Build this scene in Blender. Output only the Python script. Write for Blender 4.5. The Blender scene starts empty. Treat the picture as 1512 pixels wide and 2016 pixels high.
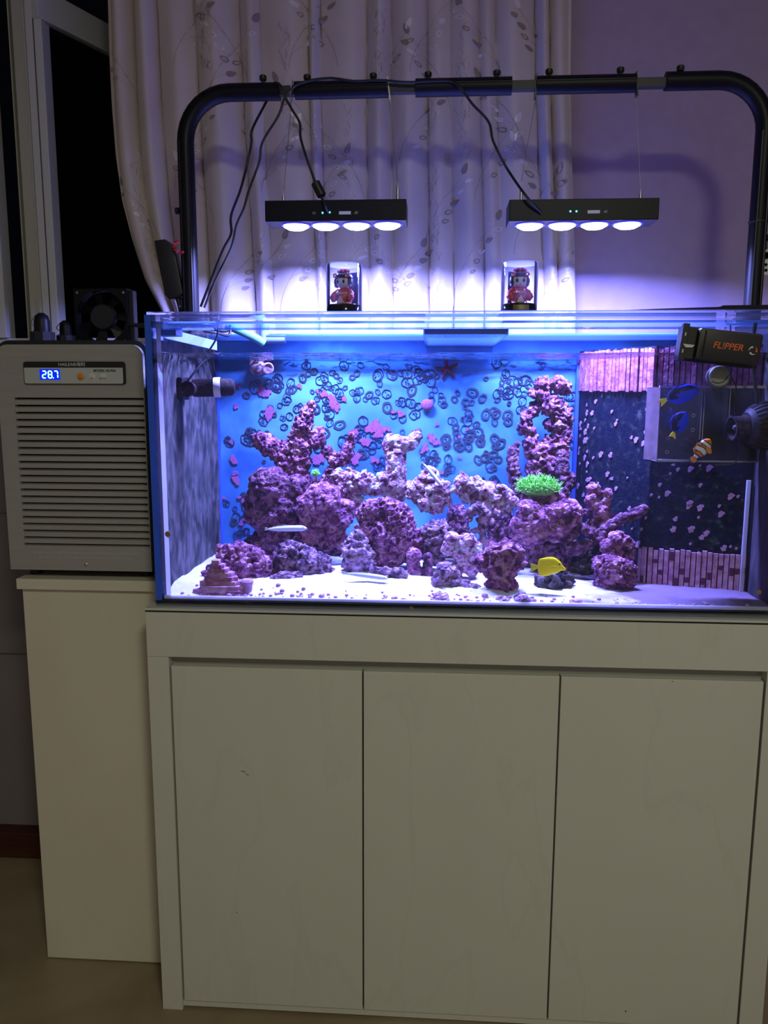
import bpy, bmesh, math, random
from mathutils import Vector, Matrix, noise
R = math.radians
random.seed(7)
scene = bpy.context.scene
col = scene.collection

# ------------------------------------------------------------------ camera, world, big lights, exposure
CAM = Vector((0.55585, -1.44186, 1.28324)); YAW, PITCH, ROLL, FPX = 0.06493, 0.1524, 0.00267, 1550.0
FW = Vector((-math.sin(YAW) * math.cos(PITCH), math.cos(YAW) * math.cos(PITCH), -math.sin(PITCH)))
_r = Vector((math.cos(YAW), math.sin(YAW), 0)); _u = _r.cross(FW)
RT = math.cos(ROLL) * _r + math.sin(ROLL) * _u
UP = -math.sin(ROLL) * _r + math.cos(ROLL) * _u
cd = bpy.data.cameras.new('camera'); cam = bpy.data.objects.new('camera', cd); col.objects.link(cam)
cd.lens = FPX / 2016 * 36; cd.sensor_width = 36; cd.clip_start = 0.02
cam.matrix_world = Matrix(((RT.x, UP.x, -FW.x, CAM.x), (RT.y, UP.y, -FW.y, CAM.y), (RT.z, UP.z, -FW.z, CAM.z), (0, 0, 0, 1)))
scene.camera = cam
w = bpy.data.worlds.new('night'); scene.world = w; w.use_nodes = True
w.node_tree.nodes['Background'].inputs[0].default_value = (0.01, 0.012, 0.02, 1)
w.node_tree.nodes['Background'].inputs[1].default_value = 0.08
scene.view_settings.view_transform = 'Standard'; scene.view_settings.look = 'None'
scene.view_settings.exposure = 0.0; scene.view_settings.gamma = 1.0; scene.view_settings.use_curve_mapping = False
scene.cycles.transparent_max_bounces = 40; scene.cycles.max_bounces = 10; scene.cycles.diffuse_bounces = 5
scene.cycles.sample_clamp_indirect = 3.0; scene.cycles.caustics_reflective = False; scene.cycles.caustics_refractive = False
ROOM_W = 27.0; ROOM_COL = (0.97, 1.0, 0.78)       # the ceiling lamp behind the photographer
LED_W = 9.0; LED_COL = (0.255, 0.28, 1.0)          # each of the eight aquarium LEDs


def P(px, py, Y):
    """world point seen at pixel (px, py) of the 1512x2016 frame that lies at depth y = Y"""
    d = FW + RT * ((px - 756) / FPX) - UP * ((py - 1008) / FPX)
    return CAM + d * ((Y - CAM.y) / d.y)


def SC(Y):
    return (P(757, 900, Y) - P(756, 900, Y)).length


# ------------------------------------------------------------------ mesh helpers
class MB:
    def __init__(s): s.v, s.f, s.m = [], [], []

    def add(s, vs, fs, m=0):
        o = len(s.v); s.v += [Vector(a) for a in vs]; s.f += [tuple(i + o for i in f) for f in fs]; s.m += [m] * len(fs); return s

    def box(s, x0, x1, y0, y1, z0, z1, m=0):
        return s.add([(x0, y0, z0), (x1, y0, z0), (x1, y1, z0), (x0, y1, z0), (x0, y0, z1), (x1, y0, z1), (x1, y1, z1), (x0, y1, z1)],
                     [(0, 3, 2, 1), (4, 5, 6, 7), (0, 1, 5, 4), (1, 2, 6, 5), (2, 3, 7, 6), (3, 0, 4, 7)], m)

    def obox(s, c, ax, ay, az, m=0):
        c = Vector(c); ax, ay, az = Vector(ax), Vector(ay), Vector(az)
        vs = [c + ax * i + ay * j + az * k for k in (-1, 1) for i, j in ((-1, -1), (1, -1), (1, 1), (-1, 1))]
        return s.add(vs, [(0, 3, 2, 1), (4, 5, 6, 7), (0, 1, 5, 4), (1, 2, 6, 5), (2, 3, 7, 6), (3, 0, 4, 7)], m)

    def tube(s, pts, r, n=10, m=0, caps=True):
        pts = [Vector(p) for p in pts]; k = len(pts)
        rs = r if isinstance(r, (list, tuple)) else [r] * k
        t0 = (pts[1] - pts[0]).normalized(); a = t0.orthogonal().normalized(); vs = []
        for i in range(k):
            t = (pts[min(i + 1, k - 1)] - pts[max(i - 1, 0)]).normalized()
            a = (a - t * a.dot(t)); a = a.normalized() if a.length > 1e-6 else t.orthogonal().normalized(); b = t.cross(a)
            vs += [pts[i] + (a * math.cos(2 * math.pi * j / n) + b * math.sin(2 * math.pi * j / n)) * rs[i] for j in range(n)]
        fs = [(i * n + j, i * n + (j + 1) % n, (i + 1) * n + (j + 1) % n, (i + 1) * n + j) for i in range(k - 1) for j in range(n)]
        if caps: fs += [tuple(range(n))[::-1], tuple((k - 1) * n + j for j in range(n))]
        return s.add(vs, fs, m)

    def cyl(s, p0, p1, r0, r1=None, n=20, m=0): return s.tube([p0, p1], [r0, r0 if r1 is None else r1], n, m)

    def lathe(s, prof, o=(0, 0, 0), ax=(0, 0, 1), n=24, m=0):
        o = Vector(o); ax = Vector(ax).normalized(); a = ax.orthogonal().normalized(); b = ax.cross(a); vs = []
        for r, h in prof:
            vs += [o + ax * h + (a * math.cos(2 * math.pi * j / n) + b * math.sin(2 * math.pi * j / n)) * max(r, 1e-5) for j in range(n)]
        k = len(prof)
        fs = [(i * n + j, i * n + (j + 1) % n, (i + 1) * n + (j + 1) % n, (i + 1) * n + j) for i in range(k - 1) for j in range(n)]
        fs += [tuple(range(n))[::-1], tuple((k - 1) * n + j for j in range(n))]
        return s.add(vs, fs, m)

    def sph(s, c, rx, ry=None, rz=None, n=16, k=10, m=0):
        ry = rx if ry is None else ry; rz = rx if rz is None else rz; c = Vector(c)
        vs = [c + Vector((0, 0, -rz))]
        for i in range(1, k):
            f = math.pi * i / k
            vs += [c + Vector((rx * math.sin(f) * math.cos(2 * math.pi * j / n), ry * math.sin(f) * math.sin(2 * math.pi * j / n), -rz * math.cos(f))) for j in range(n)]
        vs.append(c + Vector((0, 0, rz))); e = len(vs) - 1
        fs = [(0, 1 + (j + 1) % n, 1 + j) for j in range(n)]
        fs += [(1 + i * n + j, 1 + i * n + (j + 1) % n, 1 + (i + 1) * n + (j + 1) % n, 1 + (i + 1) * n + j) for i in range(k - 2) for j in range(n)]
        fs += [(e, 1 + (k - 2) * n + j, 1 + (k - 2) * n + (j + 1) % n) for j in range(n)]
        return s.add(vs, fs, m)

    def prism(s, pts, o, u, v, w_, t, m=0):
        """closed 2-D outline pts in the frame (o; u, v), thickness t along w_"""
        o, u, v, w_ = Vector(o), Vector(u), Vector(v), Vector(w_); n = len(pts)
        vs = [o + u * a + v * b for a, b in pts] + [o + u * a + v * b + w_ * t for a, b in pts]
        return s.add(vs, [tuple(range(n))[::-1], tuple(range(n, 2 * n))] + [(i, (i + 1) % n, n + (i + 1) % n, n + i) for i in range(n)], m)

    def mesh(s, name, mats, smooth=False, bev=0, off=(0, 0, 0), autos=None):
        me = bpy.data.meshes.new(name); off = Vector(off)
        me.from_pydata([v - off for v in s.v], [], s.f)
        for q in (mats if isinstance(mats, (list, tuple)) else [mats]): me.materials.append(q)
        for p, i in zip(me.polygons, s.m): p.material_index = i
        b = bmesh.new(); b.from_mesh(me); bmesh.ops.recalc_face_normals(b, faces=b.faces)
        if bev:
            es = [e for e in b.edges if len(e.link_faces) == 2 and e.calc_face_angle(0) > 0.6]
            bmesh.ops.bevel(b, geom=es, offset=bev, segments=2, profile=0.6, affect='EDGES')
        b.to_mesh(me); b.free()
        if smooth:
            for p in me.polygons: p.use_smooth = True
            me.set_sharp_from_angle(angle=R(autos or 45))
        return me


WB = {}


def base_of(vs):
    xs = [v.x for v in vs]; ys = [v.y for v in vs]; zs = [v.z for v in vs]
    return Vector(((min(xs) + max(xs)) / 2, (min(ys) + max(ys)) / 2, min(zs)))


def build(name, mb, mat, parent=None, smooth=False, bev=0, local=False):
    """one mesh object; geometry is given in world space, or in the parent's own space when local"""
    b = base_of(mb.v); me = mb.mesh(name, mat, smooth, bev, b)
    return place(name, me, b, parent, local)


def place(name, me, b, parent=None, local=False):
    o = bpy.data.objects.new(name, me); col.objects.link(o)
    if parent is None: o.location = b; WB[o.name] = b
    elif local: o.parent = parent; o.location = b; WB[o.name] = b
    else: o.parent = parent; o.location = b - WB[parent.name]; WB[o.name] = b
    return o


def tag(o, label=None, cat=None, group=None, kind=None):
    if label: o['label'] = label
    if cat: o['category'] = cat
    if group: o['group'] = group
    if kind: o['kind'] = kind
    return o


def thing(name, loc, label, cat, group=None, rot=None):
    o = bpy.data.objects.new(name, None); col.objects.link(o); o.location = loc; o.empty_display_size = 0.02
    if rot is not None: o.rotation_euler = rot
    WB[o.name] = Vector(loc) if rot is None else Vector((0, 0, 0))
    return tag(o, label, cat, group)


def dup(o, loc=None, rot=None, parent=None):
    c = o.copy(); col.objects.link(c); c.parent = parent
    if loc is not None: c.location = loc
    if rot is not None: c.rotation_euler = rot
    for ch in list(o.children): dup(ch, parent=c)
    return c


def smooth_path(pts, k=8):
    pts = [Vector(p) for p in pts]; out = []
    for i in range(len(pts) - 1):
        p0, p1, p2, p3 = pts[max(i - 1, 0)], pts[i], pts[i + 1], pts[min(i + 2, len(pts) - 1)]
        for j in range(k):
            t = j / k
            out.append(0.5 * ((2 * p1) + (p2 - p0) * t + (2 * p0 - 5 * p1 + 4 * p2 - p3) * t * t + (3 * p1 - p0 - 3 * p2 + p3) * t ** 3))
    out.append(pts[-1]); return out


def text_mesh(body, size, mat, depth=0.0002, bold=0.0, align='CENTER', shear=0.0):
    cu = bpy.data.curves.new('t', 'FONT'); cu.body = body; cu.size = size; cu.extrude = depth; cu.align_x = align; cu.align_y = 'CENTER'; cu.offset = bold; cu.shear = shear
    cu.resolution_u = 3
    ob = bpy.data.objects.new('t', cu); col.objects.link(ob)
    dg = bpy.context.evaluated_depsgraph_get(); me = bpy.data.meshes.new_from_object(ob.evaluated_get(dg))
    bpy.data.objects.remove(ob); me.materials.clear(); me.materials.append(mat); return me


FRONT = Matrix(((1, 0, 0, 0), (0, 0, -1, 0), (0, 1, 0, 0), (0, 0, 0, 1)))   # text plane -> faces the viewer (-y)


def text(name, body, size, at, mat, parent, tilt=0.0, bold=0.0, align='CENTER', local=False, shear=0.0):
    me = text_mesh(body, size, mat, bold=bold, align=align, shear=shear)
    me.transform(FRONT @ Matrix.Rotation(tilt, 4, 'Z')); me.name = name
    return place(name, me, Vector(at), parent, local)


# ------------------------------------------------------------------ materials
def mat(name, c, rough=0.5, metal=0.0, spec=0.5, emit=None, es=0.0, coat=0.0, sheen=0.0, sss=0.0):
    m = bpy.data.materials.new(name); m.use_nodes = True; b = m.node_tree.nodes['Principled BSDF']
    b.inputs['Base Color'].default_value = (*c, 1); b.inputs['Roughness'].default_value = rough; b.inputs['Metallic'].default_value = metal
    b.inputs['Specular IOR Level'].default_value = spec; b.inputs['Coat Weight'].default_value = coat; b.inputs['Sheen Weight'].default_value = sheen
    if emit: b.inputs['Emission Color'].default_value = (*emit, 1); b.inputs['Emission Strength'].default_value = es
    if sss: b.inputs['Subsurface Weight'].default_value = sss; b.inputs['Subsurface Radius'].default_value = (.01, .01, .01)
    return m


def nd(m, t, **kw):
    n = m.node_tree.nodes.new(t)
    for k, v in kw.items():
        if k.startswith('i_'): n.inputs[k[2:].replace('_', ' ')].default_value = v
        else: setattr(n, k, v)
    return n


def lk(m, a, ao, b, bi): m.node_tree.links.new(a.outputs[ao], b.inputs[bi])


def ramp(m, stops):
    r = nd(m, 'ShaderNodeValToRGB'); e = r.color_ramp.elements
    while len(e) < len(stops): e.new(0.5)
    for x, (p, c) in zip(e, stops): x.position = p; x.color = (*c, 1)
    return r


def noisy(name, stops, scale=8.0, detail=5.0, rough=0.6, bump=0.0, bscale=None, stretch=(1, 1, 1), spec=0.5, rot=(0, 0, 0), dist=0.0, metal=0.0, sheen=0.0, coat=0.0, obj=False, bdist=0.002):
    """principled material whose colour follows a noise texture in world or object space"""
    m = mat(name, stops[0][1], rough, metal, spec, sheen=sheen, coat=coat); b = m.node_tree.nodes['Principled BSDF']
    tc = nd(m, 'ShaderNodeTexCoord') if obj else nd(m, 'ShaderNodeNewGeometry')
    mp = nd(m, 'ShaderNodeMapping'); mp.inputs['Scale'].default_value = stretch; mp.inputs['Rotation'].default_value = rot
    lk(m, tc, 'Object' if obj else 'Position', mp, 0)
    nz = nd(m, 'ShaderNodeTexNoise', i_Scale=scale, i_Detail=detail, i_Distortion=dist); lk(m, mp, 0, nz, 'Vector')
    r = ramp(m, stops); lk(m, nz, 0, r, 0); lk(m, r, 0, b, 'Base Color')
    if bump:
        n2 = nd(m, 'ShaderNodeTexNoise', i_Scale=bscale or scale * 4, i_Detail=4.0); lk(m, mp, 0, n2, 'Vector')
        bp = nd(m, 'ShaderNodeBump', i_Strength=bump, i_Distance=bdist); lk(m, n2, 0, bp, 'Height'); lk(m, bp, 0, b, 'Normal')
    return m


def glassy(name, tint=(0.96, 0.98, 1), ior=1.45, rough=0.0, dirt_glow=0.0, dcol=(0.5, 0.5, 0.6), bump=0.0, bscale=20.0, stretch=(1, 1, 1)):
    """clear sheet: what lies behind shows through, the surface mirrors by Fresnel, a film of grime or painted-in glow scatters"""
    m = bpy.data.materials.new(name); m.use_nodes = True; t = m.node_tree; t.nodes.clear()
    out = nd(m, 'ShaderNodeOutputMaterial'); tr = nd(m, 'ShaderNodeBsdfTransparent'); tr.inputs[0].default_value = (*tint, 1)
    gl = nd(m, 'ShaderNodeBsdfGlossy', i_Roughness=rough); fr = nd(m, 'ShaderNodeFresnel', i_IOR=ior)
    mx = nd(m, 'ShaderNodeMixShader'); lk(m, fr, 0, mx, 0); lk(m, tr, 0, mx, 1); lk(m, gl, 0, mx, 2); last = mx
    if dirt_glow:
        d0 = nd(m, 'ShaderNodeBsdfDiffuse'); d0.inputs[0].default_value = (*dcol, 1); d1 = nd(m, 'ShaderNodeBsdfTranslucent'); d1.inputs[0].default_value = (*dcol, 1)
        df = nd(m, 'ShaderNodeMixShader'); lk(m, d0, 0, df, 1); lk(m, d1, 0, df, 2); m2 = nd(m, 'ShaderNodeMixShader'); m2.inputs[0].default_value = dirt_glow
        lk(m, mx, 0, m2, 1); lk(m, df, 0, m2, 2); last = m2
    if bump:
        g = nd(m, 'ShaderNodeNewGeometry'); mp = nd(m, 'ShaderNodeMapping'); mp.inputs['Scale'].default_value = stretch; lk(m, g, 'Position', mp, 0)
        nz = nd(m, 'ShaderNodeTexNoise', i_Scale=bscale, i_Detail=3.0); lk(m, mp, 0, nz, 'Vector')
        bp = nd(m, 'ShaderNodeBump', i_Strength=bump, i_Distance=0.01); lk(m, nz, 0, bp, 'Height'); lk(m, bp, 0, gl, 'Normal'); lk(m, bp, 0, fr, 'Normal')
    lk(m, last, 0, out, 0); return m


def film(name, stops, scale, stretch, lo, hi, dscale=None):
    """patchy algae film: opaque where the noise is high, clear elsewhere"""
    m = noisy(name, stops, scale, 6, 0.8, stretch=stretch, dist=0.6); t = m.node_tree; b = t.nodes['Principled BSDF']; out = t.nodes['Material Output']
    g = nd(m, 'ShaderNodeNewGeometry'); mp = nd(m, 'ShaderNodeMapping'); mp.inputs['Scale'].default_value = stretch; lk(m, g, 'Position', mp, 0)
    nz = nd(m, 'ShaderNodeTexNoise', i_Scale=dscale or scale * .6, i_Detail=8.0); lk(m, mp, 0, nz, 'Vector')
    r = ramp(m, [(lo, (0, 0, 0)), (hi, (1, 1, 1))]); lk(m, nz, 0, r, 0)
    tr = nd(m, 'ShaderNodeBsdfTransparent'); mx = nd(m, 'ShaderNodeMixShader'); lk(m, r, 0, mx, 0); lk(m, tr, 0, mx, 1); lk(m, b, 0, mx, 2); lk(m, mx, 0, out, 0)
    return m


def vcol(name, rough=0.4, sss=0.0, coat=0.0):
    m = mat(name, (1, 1, 1), rough, coat=coat, spec=0.12); a = nd(m, 'ShaderNodeVertexColor', layer_name='Col'); lk(m, a, 0, m.node_tree.nodes['Principled BSDF'], 'Base Color'); return m


lam = [(0.3, (0.595, 0.60, 0.515)), (0.485, (0.61, 0.615, 0.53)), (0.50, (0.588, 0.59, 0.507)), (0.515, (0.612, 0.617, 0.532)), (0.7, (0.60, 0.605, 0.52))]
M = dict(
    laminate=noisy('marble_laminate', lam, 4.5, 9, 0.42, stretch=(1, 1, 0.35), rot=(0, R(42), 0), dist=0.4, spec=0.3),
    laminate2=noisy('cream_laminate', [(0.3, (0.66, 0.61, 0.47)), (0.6, (0.70, 0.66, 0.52)), (0.75, (0.62, 0.58, 0.46))], 2.6, 7, 0.45, stretch=(1, 1, 0.6), spec=0.3),
    groove=mat('groove_board', (0.33, 0.33, 0.29), 0.6), gap=mat('dark_gap', (0.01, 0.01, 0.01), 0.9),
    floor=noisy('beige_marble', [(0.25, (0.20, 0.145, 0.075)), (0.5, (0.26, 0.20, 0.115)), (0.7, (0.31, 0.25, 0.16))], 3.0, 8, 0.35, dist=1.2, spec=0.4),
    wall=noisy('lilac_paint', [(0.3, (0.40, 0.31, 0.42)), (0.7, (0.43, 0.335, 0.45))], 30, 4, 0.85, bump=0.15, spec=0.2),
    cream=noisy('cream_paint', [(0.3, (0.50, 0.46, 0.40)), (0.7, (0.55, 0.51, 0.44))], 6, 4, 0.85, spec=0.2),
    dimwall=noisy('shaded_lilac_paint', [(0.3, (0.20, 0.175, 0.18)), (0.7, (0.23, 0.20, 0.20))], 6, 4, 0.85, spec=0.2),  # same lilac wall, with the shade under the window put into its colour
    wood=noisy('dark_wood', [(0.3, (0.045, 0.009, 0.004)), (0.7, (0.075, 0.017, 0.006))], 12, 5, 0.5, stretch=(0.2, 1, 6)),
    winwhite=mat('white_frame_paint', (0.60, 0.61, 0.62), 0.5), winbeige=mat('beige_frame_seal', (0.47, 0.46, 0.40), 0.6),
    nightglass=glassy('window_glass', (0.5, 0.5, 0.55), 1.3),
    black=mat('black_anodised_metal', (0.005, 0.005, 0.008), 0.42, 0.0, 0.22), plastic=mat('black_plastic', (0.012, 0.012, 0.014), 0.42),
    rubber=mat('black_cord_rubber', (0.008, 0.008, 0.010), 0.5), steel=mat('steel', (0.55, 0.55, 0.58), 0.35, 1.0), whiteplate=mat('white_label_plate', (0.75, 0.75, 0.75), 0.5),
    fanm=mat('dark_grey_fan_plastic', (0.006, 0.007, 0.009), 0.45, spec=.25),
    silver=noisy('brushed_silver_panel', [(0.3, (0.37, 0.36, 0.33)), (0.7, (0.41, 0.40, 0.37))], 14, 4, 0.5, stretch=(0.3, 1, 8), metal=0.25),
    ctrl=mat('pale_control_panel', (0.50, 0.53, 0.50), 0.5), orange=mat('orange_button', (0.72, 0.27, 0.02), 0.5), pale=mat('pale_button', (0.62, 0.63, 0.60), 0.5),
    dark_text=mat('dark_green_print', (0.02, 0.09, 0.07), 0.6), white_text=mat('white_print', (0.72, 0.72, 0.70), 0.6), grey_text=mat('grey_embossed_print', (0.52, 0.51, 0.49), 0.6),
    lcd=mat('blue_display', (0.0, 0.0, 0.2), 0.4, emit=(0.0, 0.02, 0.9), es=0.9), seg=mat('lit_digit', (0.2, 0.5, 1), 0.4, emit=(0.25, 0.75, 1.0), es=3.5),
    glass=glassy('aquarium_glass', (0.95, 0.975, 1.0), 1.22, dirt_glow=0.012, dcol=(0.6, 0.6, 0.8)),
    brace=glassy('brace_glass', (0.72, 0.86, 1.0), 1.45, dirt_glow=0.22, dcol=(0.20, 0.42, 0.85)),  # blue scatter stands in for lamp light glowing inside the braces
    edge=glassy('blue_lit_glass_edge', (0.2, 0.4, 1.0), 1.3, dirt_glow=0.9, dcol=(0.10, 0.26, 1.0)), edge2=mat('dark_blue_edge', (0.03, 0.10, 0.50), 0.35),  # LED light carried to the pane edge is put into its blue
    silicone=glassy('clear_silicone', (0.8, 0.8, 1.0), 1.2, dirt_glow=0.8, dcol=(0.85, 0.82, 0.92)),
    blueback=noisy('blue_back_film', [(0.34, (0.018, 0.105, 0.30)), (0.48, (0.040, 0.19, 0.42)), (0.64, (0.11, 0.38, 0.56))], 5, 6, 0.5, dist=0.5),
    water=glassy('water_surface', (0.98, 0.99, 1.0), 1.33, rough=0.04, bump=0.9, bscale=30, stretch=(1, 1.6, 1)),
    leftfilm=film('grey_green_algae', [(0.36, (0.012, 0.012, 0.013)), (0.5, (0.05, 0.05, 0.043)), (0.68, (0.12, 0.095, 0.10))], 46, (1, 1, 0.5), 0.15, 0.40),
    rightfilm=film('dark_algae', [(0.35, (0.015, 0.012, 0.02)), (0.6, (0.05, 0.04, 0.05)), (0.75, (0.16, 0.13, 0.16))], 40, (1, 1, 0.3), 0.1, 0.3),
    sand=noisy('white_sand', [(0.3, (0.66, 0.62, 0.64)), (0.6, (0.74, 0.71, 0.72)), (0.72, (0.42, 0.32, 0.40))], 60, 6, 0.9, bump=0.5, bscale=600),
    overflow=noisy('algae_dark_panel', [(0.38, (0.003, 0.006, 0.022)), (0.52, (0.006, 0.010, 0.024)), (0.62, (0.018, 0.024, 0.030)), (0.76, (0.08, 0.10, 0.10))], 75, 10, 0.85, bump=0.6, bscale=160, spec=0.1),
    pinkalg=noisy('pink_coralline', [(0.3, (0.20, 0.05, 0.13)), (0.5, (0.36, 0.11, 0.24)), (0.7, (0.52, 0.25, 0.40))], 70, 7, 0.8, bump=0.8, bscale=150),
    pinkslat=noisy('pale_coralline_slat', [(0.3, (0.34, 0.12, 0.22)), (0.5, (0.50, 0.24, 0.36)), (0.7, (0.62, 0.38, 0.50))], 70, 7, 0.8, bump=0.6, bscale=150),
    pinkpatch=noisy('pink_spot', [(0.35, (0.27, 0.05, 0.17)), (0.55, (0.33, 0.09, 0.22)), (0.66, (0.12, 0.08, 0.24))], 90, 8, 0.9),
    palepatch=noisy('pale_pink_spot', [(0.35, (0.38, 0.18, 0.32)), (0.65, (0.54, 0.30, 0.44))], 120, 6, 0.9),
    ringdark=mat('dark_ring_growth', (0.004, 0.014, 0.05), 0.8), ringgrey=mat('grey_ring_growth', (0.016, 0.034, 0.055), 0.8),
    maroon=mat('maroon_growth', (0.10, 0.012, 0.04), 0.8),
    led=mat('lit_led_lens', (1, 1, 1), 0.3, emit=(0.72, 0.70, 1.0), es=14.0), ledring=mat('blue_led_ring', (0.02, 0.02, 0.1), 0.3, emit=(0.06, 0.06, 1.0), es=0.9),
    indic=mat('indicator_light', (0, 0.3, 0.4), 0.4, emit=(0.05, 0.75, 1.0), es=6.0),
    clear=glassy('clear_acrylic', (0.95, 0.96, 1.0), 1.18, dirt_glow=0.03, dcol=(0.7, 0.7, 0.9)), boxac=glassy('used_acrylic', (0.50, 0.55, 0.55), 1.30, dirt_glow=0.06, dcol=(0.35, 0.30, 0.28)),
    boxedge=mat('acrylic_edge', (0.36, 0.30, 0.36), 0.4), boxside=noisy('coralline_on_acrylic', [(0.3, (0.24, 0.15, 0.18)), (0.7, (0.40, 0.28, 0.36))], 40, 6, 0.7),
    coral_g=noisy('green_coral', [(0.3, (0.05, 0.25, 0.03)), (0.5, (0.22, 0.66, 0.08)), (0.7, (0.55, 0.88, 0.22))], 160, 4, 0.6),
    star=noisy('maroon_starfish', [(0.3, (0.10, 0.004, 0.02)), (0.7, (0.18, 0.012, 0.04))], 200, 4, 0.7),
    brownpump=noisy('encrusted_brown', [(0.3, (0.008, 0.004, 0.004)), (0.55, (0.022, 0.010, 0.009)), (0.75, (0.09, 0.05, 0.055))], 90, 6, 0.75, bump=0.6, spec=0.15),
    pumpblack=noisy('pump_plastic', [(0.3, (0.014, 0.011, 0.016)), (0.7, (0.03, 0.022, 0.03))], 60, 5, 0.6, spec=0.2), bandwhite=mat('pale_band', (0.72, 0.66, 0.74), 0.6),
    hose=mat('green_hose', (0.10, 0.30, 0.28), 0.5), pvc=mat('pale_pvc', (0.16, 0.24, 0.48), 0.5), foot=mat('snail_foot', (0.42, 0.40, 0.32), 0.7), shell=mat('dark_shell', (0.05, 0.045, 0.04), 0.6),
    snailb=mat('brown_shell', (0.35, 0.20, 0.06), 0.5), scallop=noisy('mottled_shell', [(0.35, (0.14, 0.06, 0.10)), (0.6, (0.5, 0.34, 0.36))], 80, 5, 0.7),
    orange_txt=mat('orange_print', (0.75, 0.14, 0.03), 0.6, emit=None), white_txt2=mat('pale_print', (0.62, 0.72, 0.60), 0.6),
    fish=vcol('fish_skin', 0.45), yellow=mat('yellow_fin', (0.85, 0.70, 0.0), 0.5), eye=mat('black_eye', (0.004, 0.004, 0.004), 0.15), gobyw=mat('white_fish', (0.74, 0.76, 0.80), 0.45),
    skin=mat('doll_face', (0.72, 0.68, 0.66), 0.5), hair=mat('doll_black_hair', (0.010, 0.008, 0.020), 0.35), kimono=noisy('red_kimono', [(0.4, (0.55, 0.02, 0.04)), (0.62, (0.62, 0.05, 0.07)), (0.7, (0.75, 0.45, 0.45))], 160, 3, 0.45, obj=True),
    gold=mat('gold_obi', (0.62, 0.40, 0.12), 0.45), pinkf=mat('pink_flower', (0.70, 0.10, 0.25), 0.5), cream_c=mat('cream_cloth', (0.74, 0.62, 0.52), 0.6), dollbase=mat('glossy_black_base', (0.006, 0.006, 0.010), 0.12),
    brass=mat('brass_plate', (0.30, 0.24, 0.12), 0.35, 0.6), card_teal=noisy('printed_backing', [(0.35, (0.05, 0.05, 0.22)), (0.6, (0.09, 0.12, 0.30)), (0.75, (0.22, 0.10, 0.35))], 90, 5, 0.6, obj=True), frost=glassy('frosted_lid', (0.9, 0.95, 1), 1.3, dirt_glow=0.75, dcol=(0.92, 0.92, 0.92)), red=mat('red_string', (0.5, 0.02, 0.04), 0.6),
    lampglow=mat('ceiling_lamp_glass', (1, 1, 1), 0.4, emit=ROOM_COL, es=3.0), ceil=mat('white_ceiling', (0.62, 0.61, 0.58), 0.9),
)

# the right end of the tank floor is bare and coated with lilac algae
m_ = M['sand']; b_ = m_.node_tree.nodes['Principled BSDF']; src = b_.inputs['Base Color'].links[0].from_socket
g_ = nd(m_, 'ShaderNodeNewGeometry'); sx_ = nd(m_, 'ShaderNodeSeparateXYZ'); lk(m_, g_, 'Position', sx_, 0)
n_ = nd(m_, 'ShaderNodeTexNoise', i_Scale=16.0, i_Detail=7.0); mp_ = nd(m_, 'ShaderNodeMapping'); mp_.inputs['Scale'].default_value = (.6, 2.2, 1); lk(m_, g_, 'Position', mp_, 0); lk(m_, mp_, 0, n_, 'Vector')
ad_ = nd(m_, 'ShaderNodeMath', operation='MULTIPLY_ADD'); lk(m_, n_, 0, ad_, 0); ad_.inputs[1].default_value = 0.55; lk(m_, sx_, 0, ad_, 2)
rp_ = ramp(m_, [(0.0, (0, 0, 0)), (1.0, (1, 1, 1))]); mr_ = nd(m_, 'ShaderNodeMapRange'); mr_.inputs[1].default_value = 1.06; mr_.inputs[2].default_value = 1.22; lk(m_, ad_, 0, mr_, 0)
mx_ = nd(m_, 'ShaderNodeMix', data_type='RGBA'); lk(m_, mr_, 0, mx_, 0); m_.node_tree.links.new(src, mx_.inputs[6]); mx_.inputs[7].default_value = (0.17, 0.11, 0.17, 1); m_.node_tree.links.new(mx_.outputs[2], b_.inputs['Base Color'])

# ------------------------------------------------------------------ the room
TX0, TX1, TY0, TY1, CT, TT, G = 0.017, 1.203, 0.015, 0.458, 0.868, 1.421, 0.012   # tank outer box, cabinet top, tank top, glass
WY = 0.545; XL, XR, YB, ZC = -1.45, 2.3, -3.3, 2.65
tag(build('floor', MB().box(XL, XR, YB, WY + .1, -0.05, 0), M['floor']), kind='structure')
tag(build('ceiling', MB().box(XL, XR, YB, WY + .1, ZC, ZC + .05), M['ceil']), kind='structure')
tag(build('wall_left', MB().box(XL - .08, XL, YB, WY + .1, 0, ZC), M['cream']), kind='structure')
tag(build('wall_right', MB().box(XR, XR + .08, YB, WY + .1, 0, ZC), M['wall']), kind='structure')
tag(build('wall_rear', MB().box(XL, XR, YB - .08, YB, 0, ZC), M['cream']), kind='structure')
WX0, WX1, WZ0, WZ1 = -1.15, 0.78, 1.385, 2.48
tag(build('wall_back', MB().box(WX1, XR, WY, WY + .1, 0, ZC), M['wall']), kind='structure')
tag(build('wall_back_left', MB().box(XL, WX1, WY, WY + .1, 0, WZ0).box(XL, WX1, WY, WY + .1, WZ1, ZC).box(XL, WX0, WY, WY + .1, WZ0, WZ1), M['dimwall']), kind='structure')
tag(build('baseboard_back', MB().box(XL, WX1, WY - .045, WY, 0, 0.075), M['wood'], bev=.003), kind='structure')
tag(build('trim_1', MB().box(XL, -.02, WY - .012, WY, 0.58, 0.962), M['dimwall'], bev=.002), kind='structure')
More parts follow.
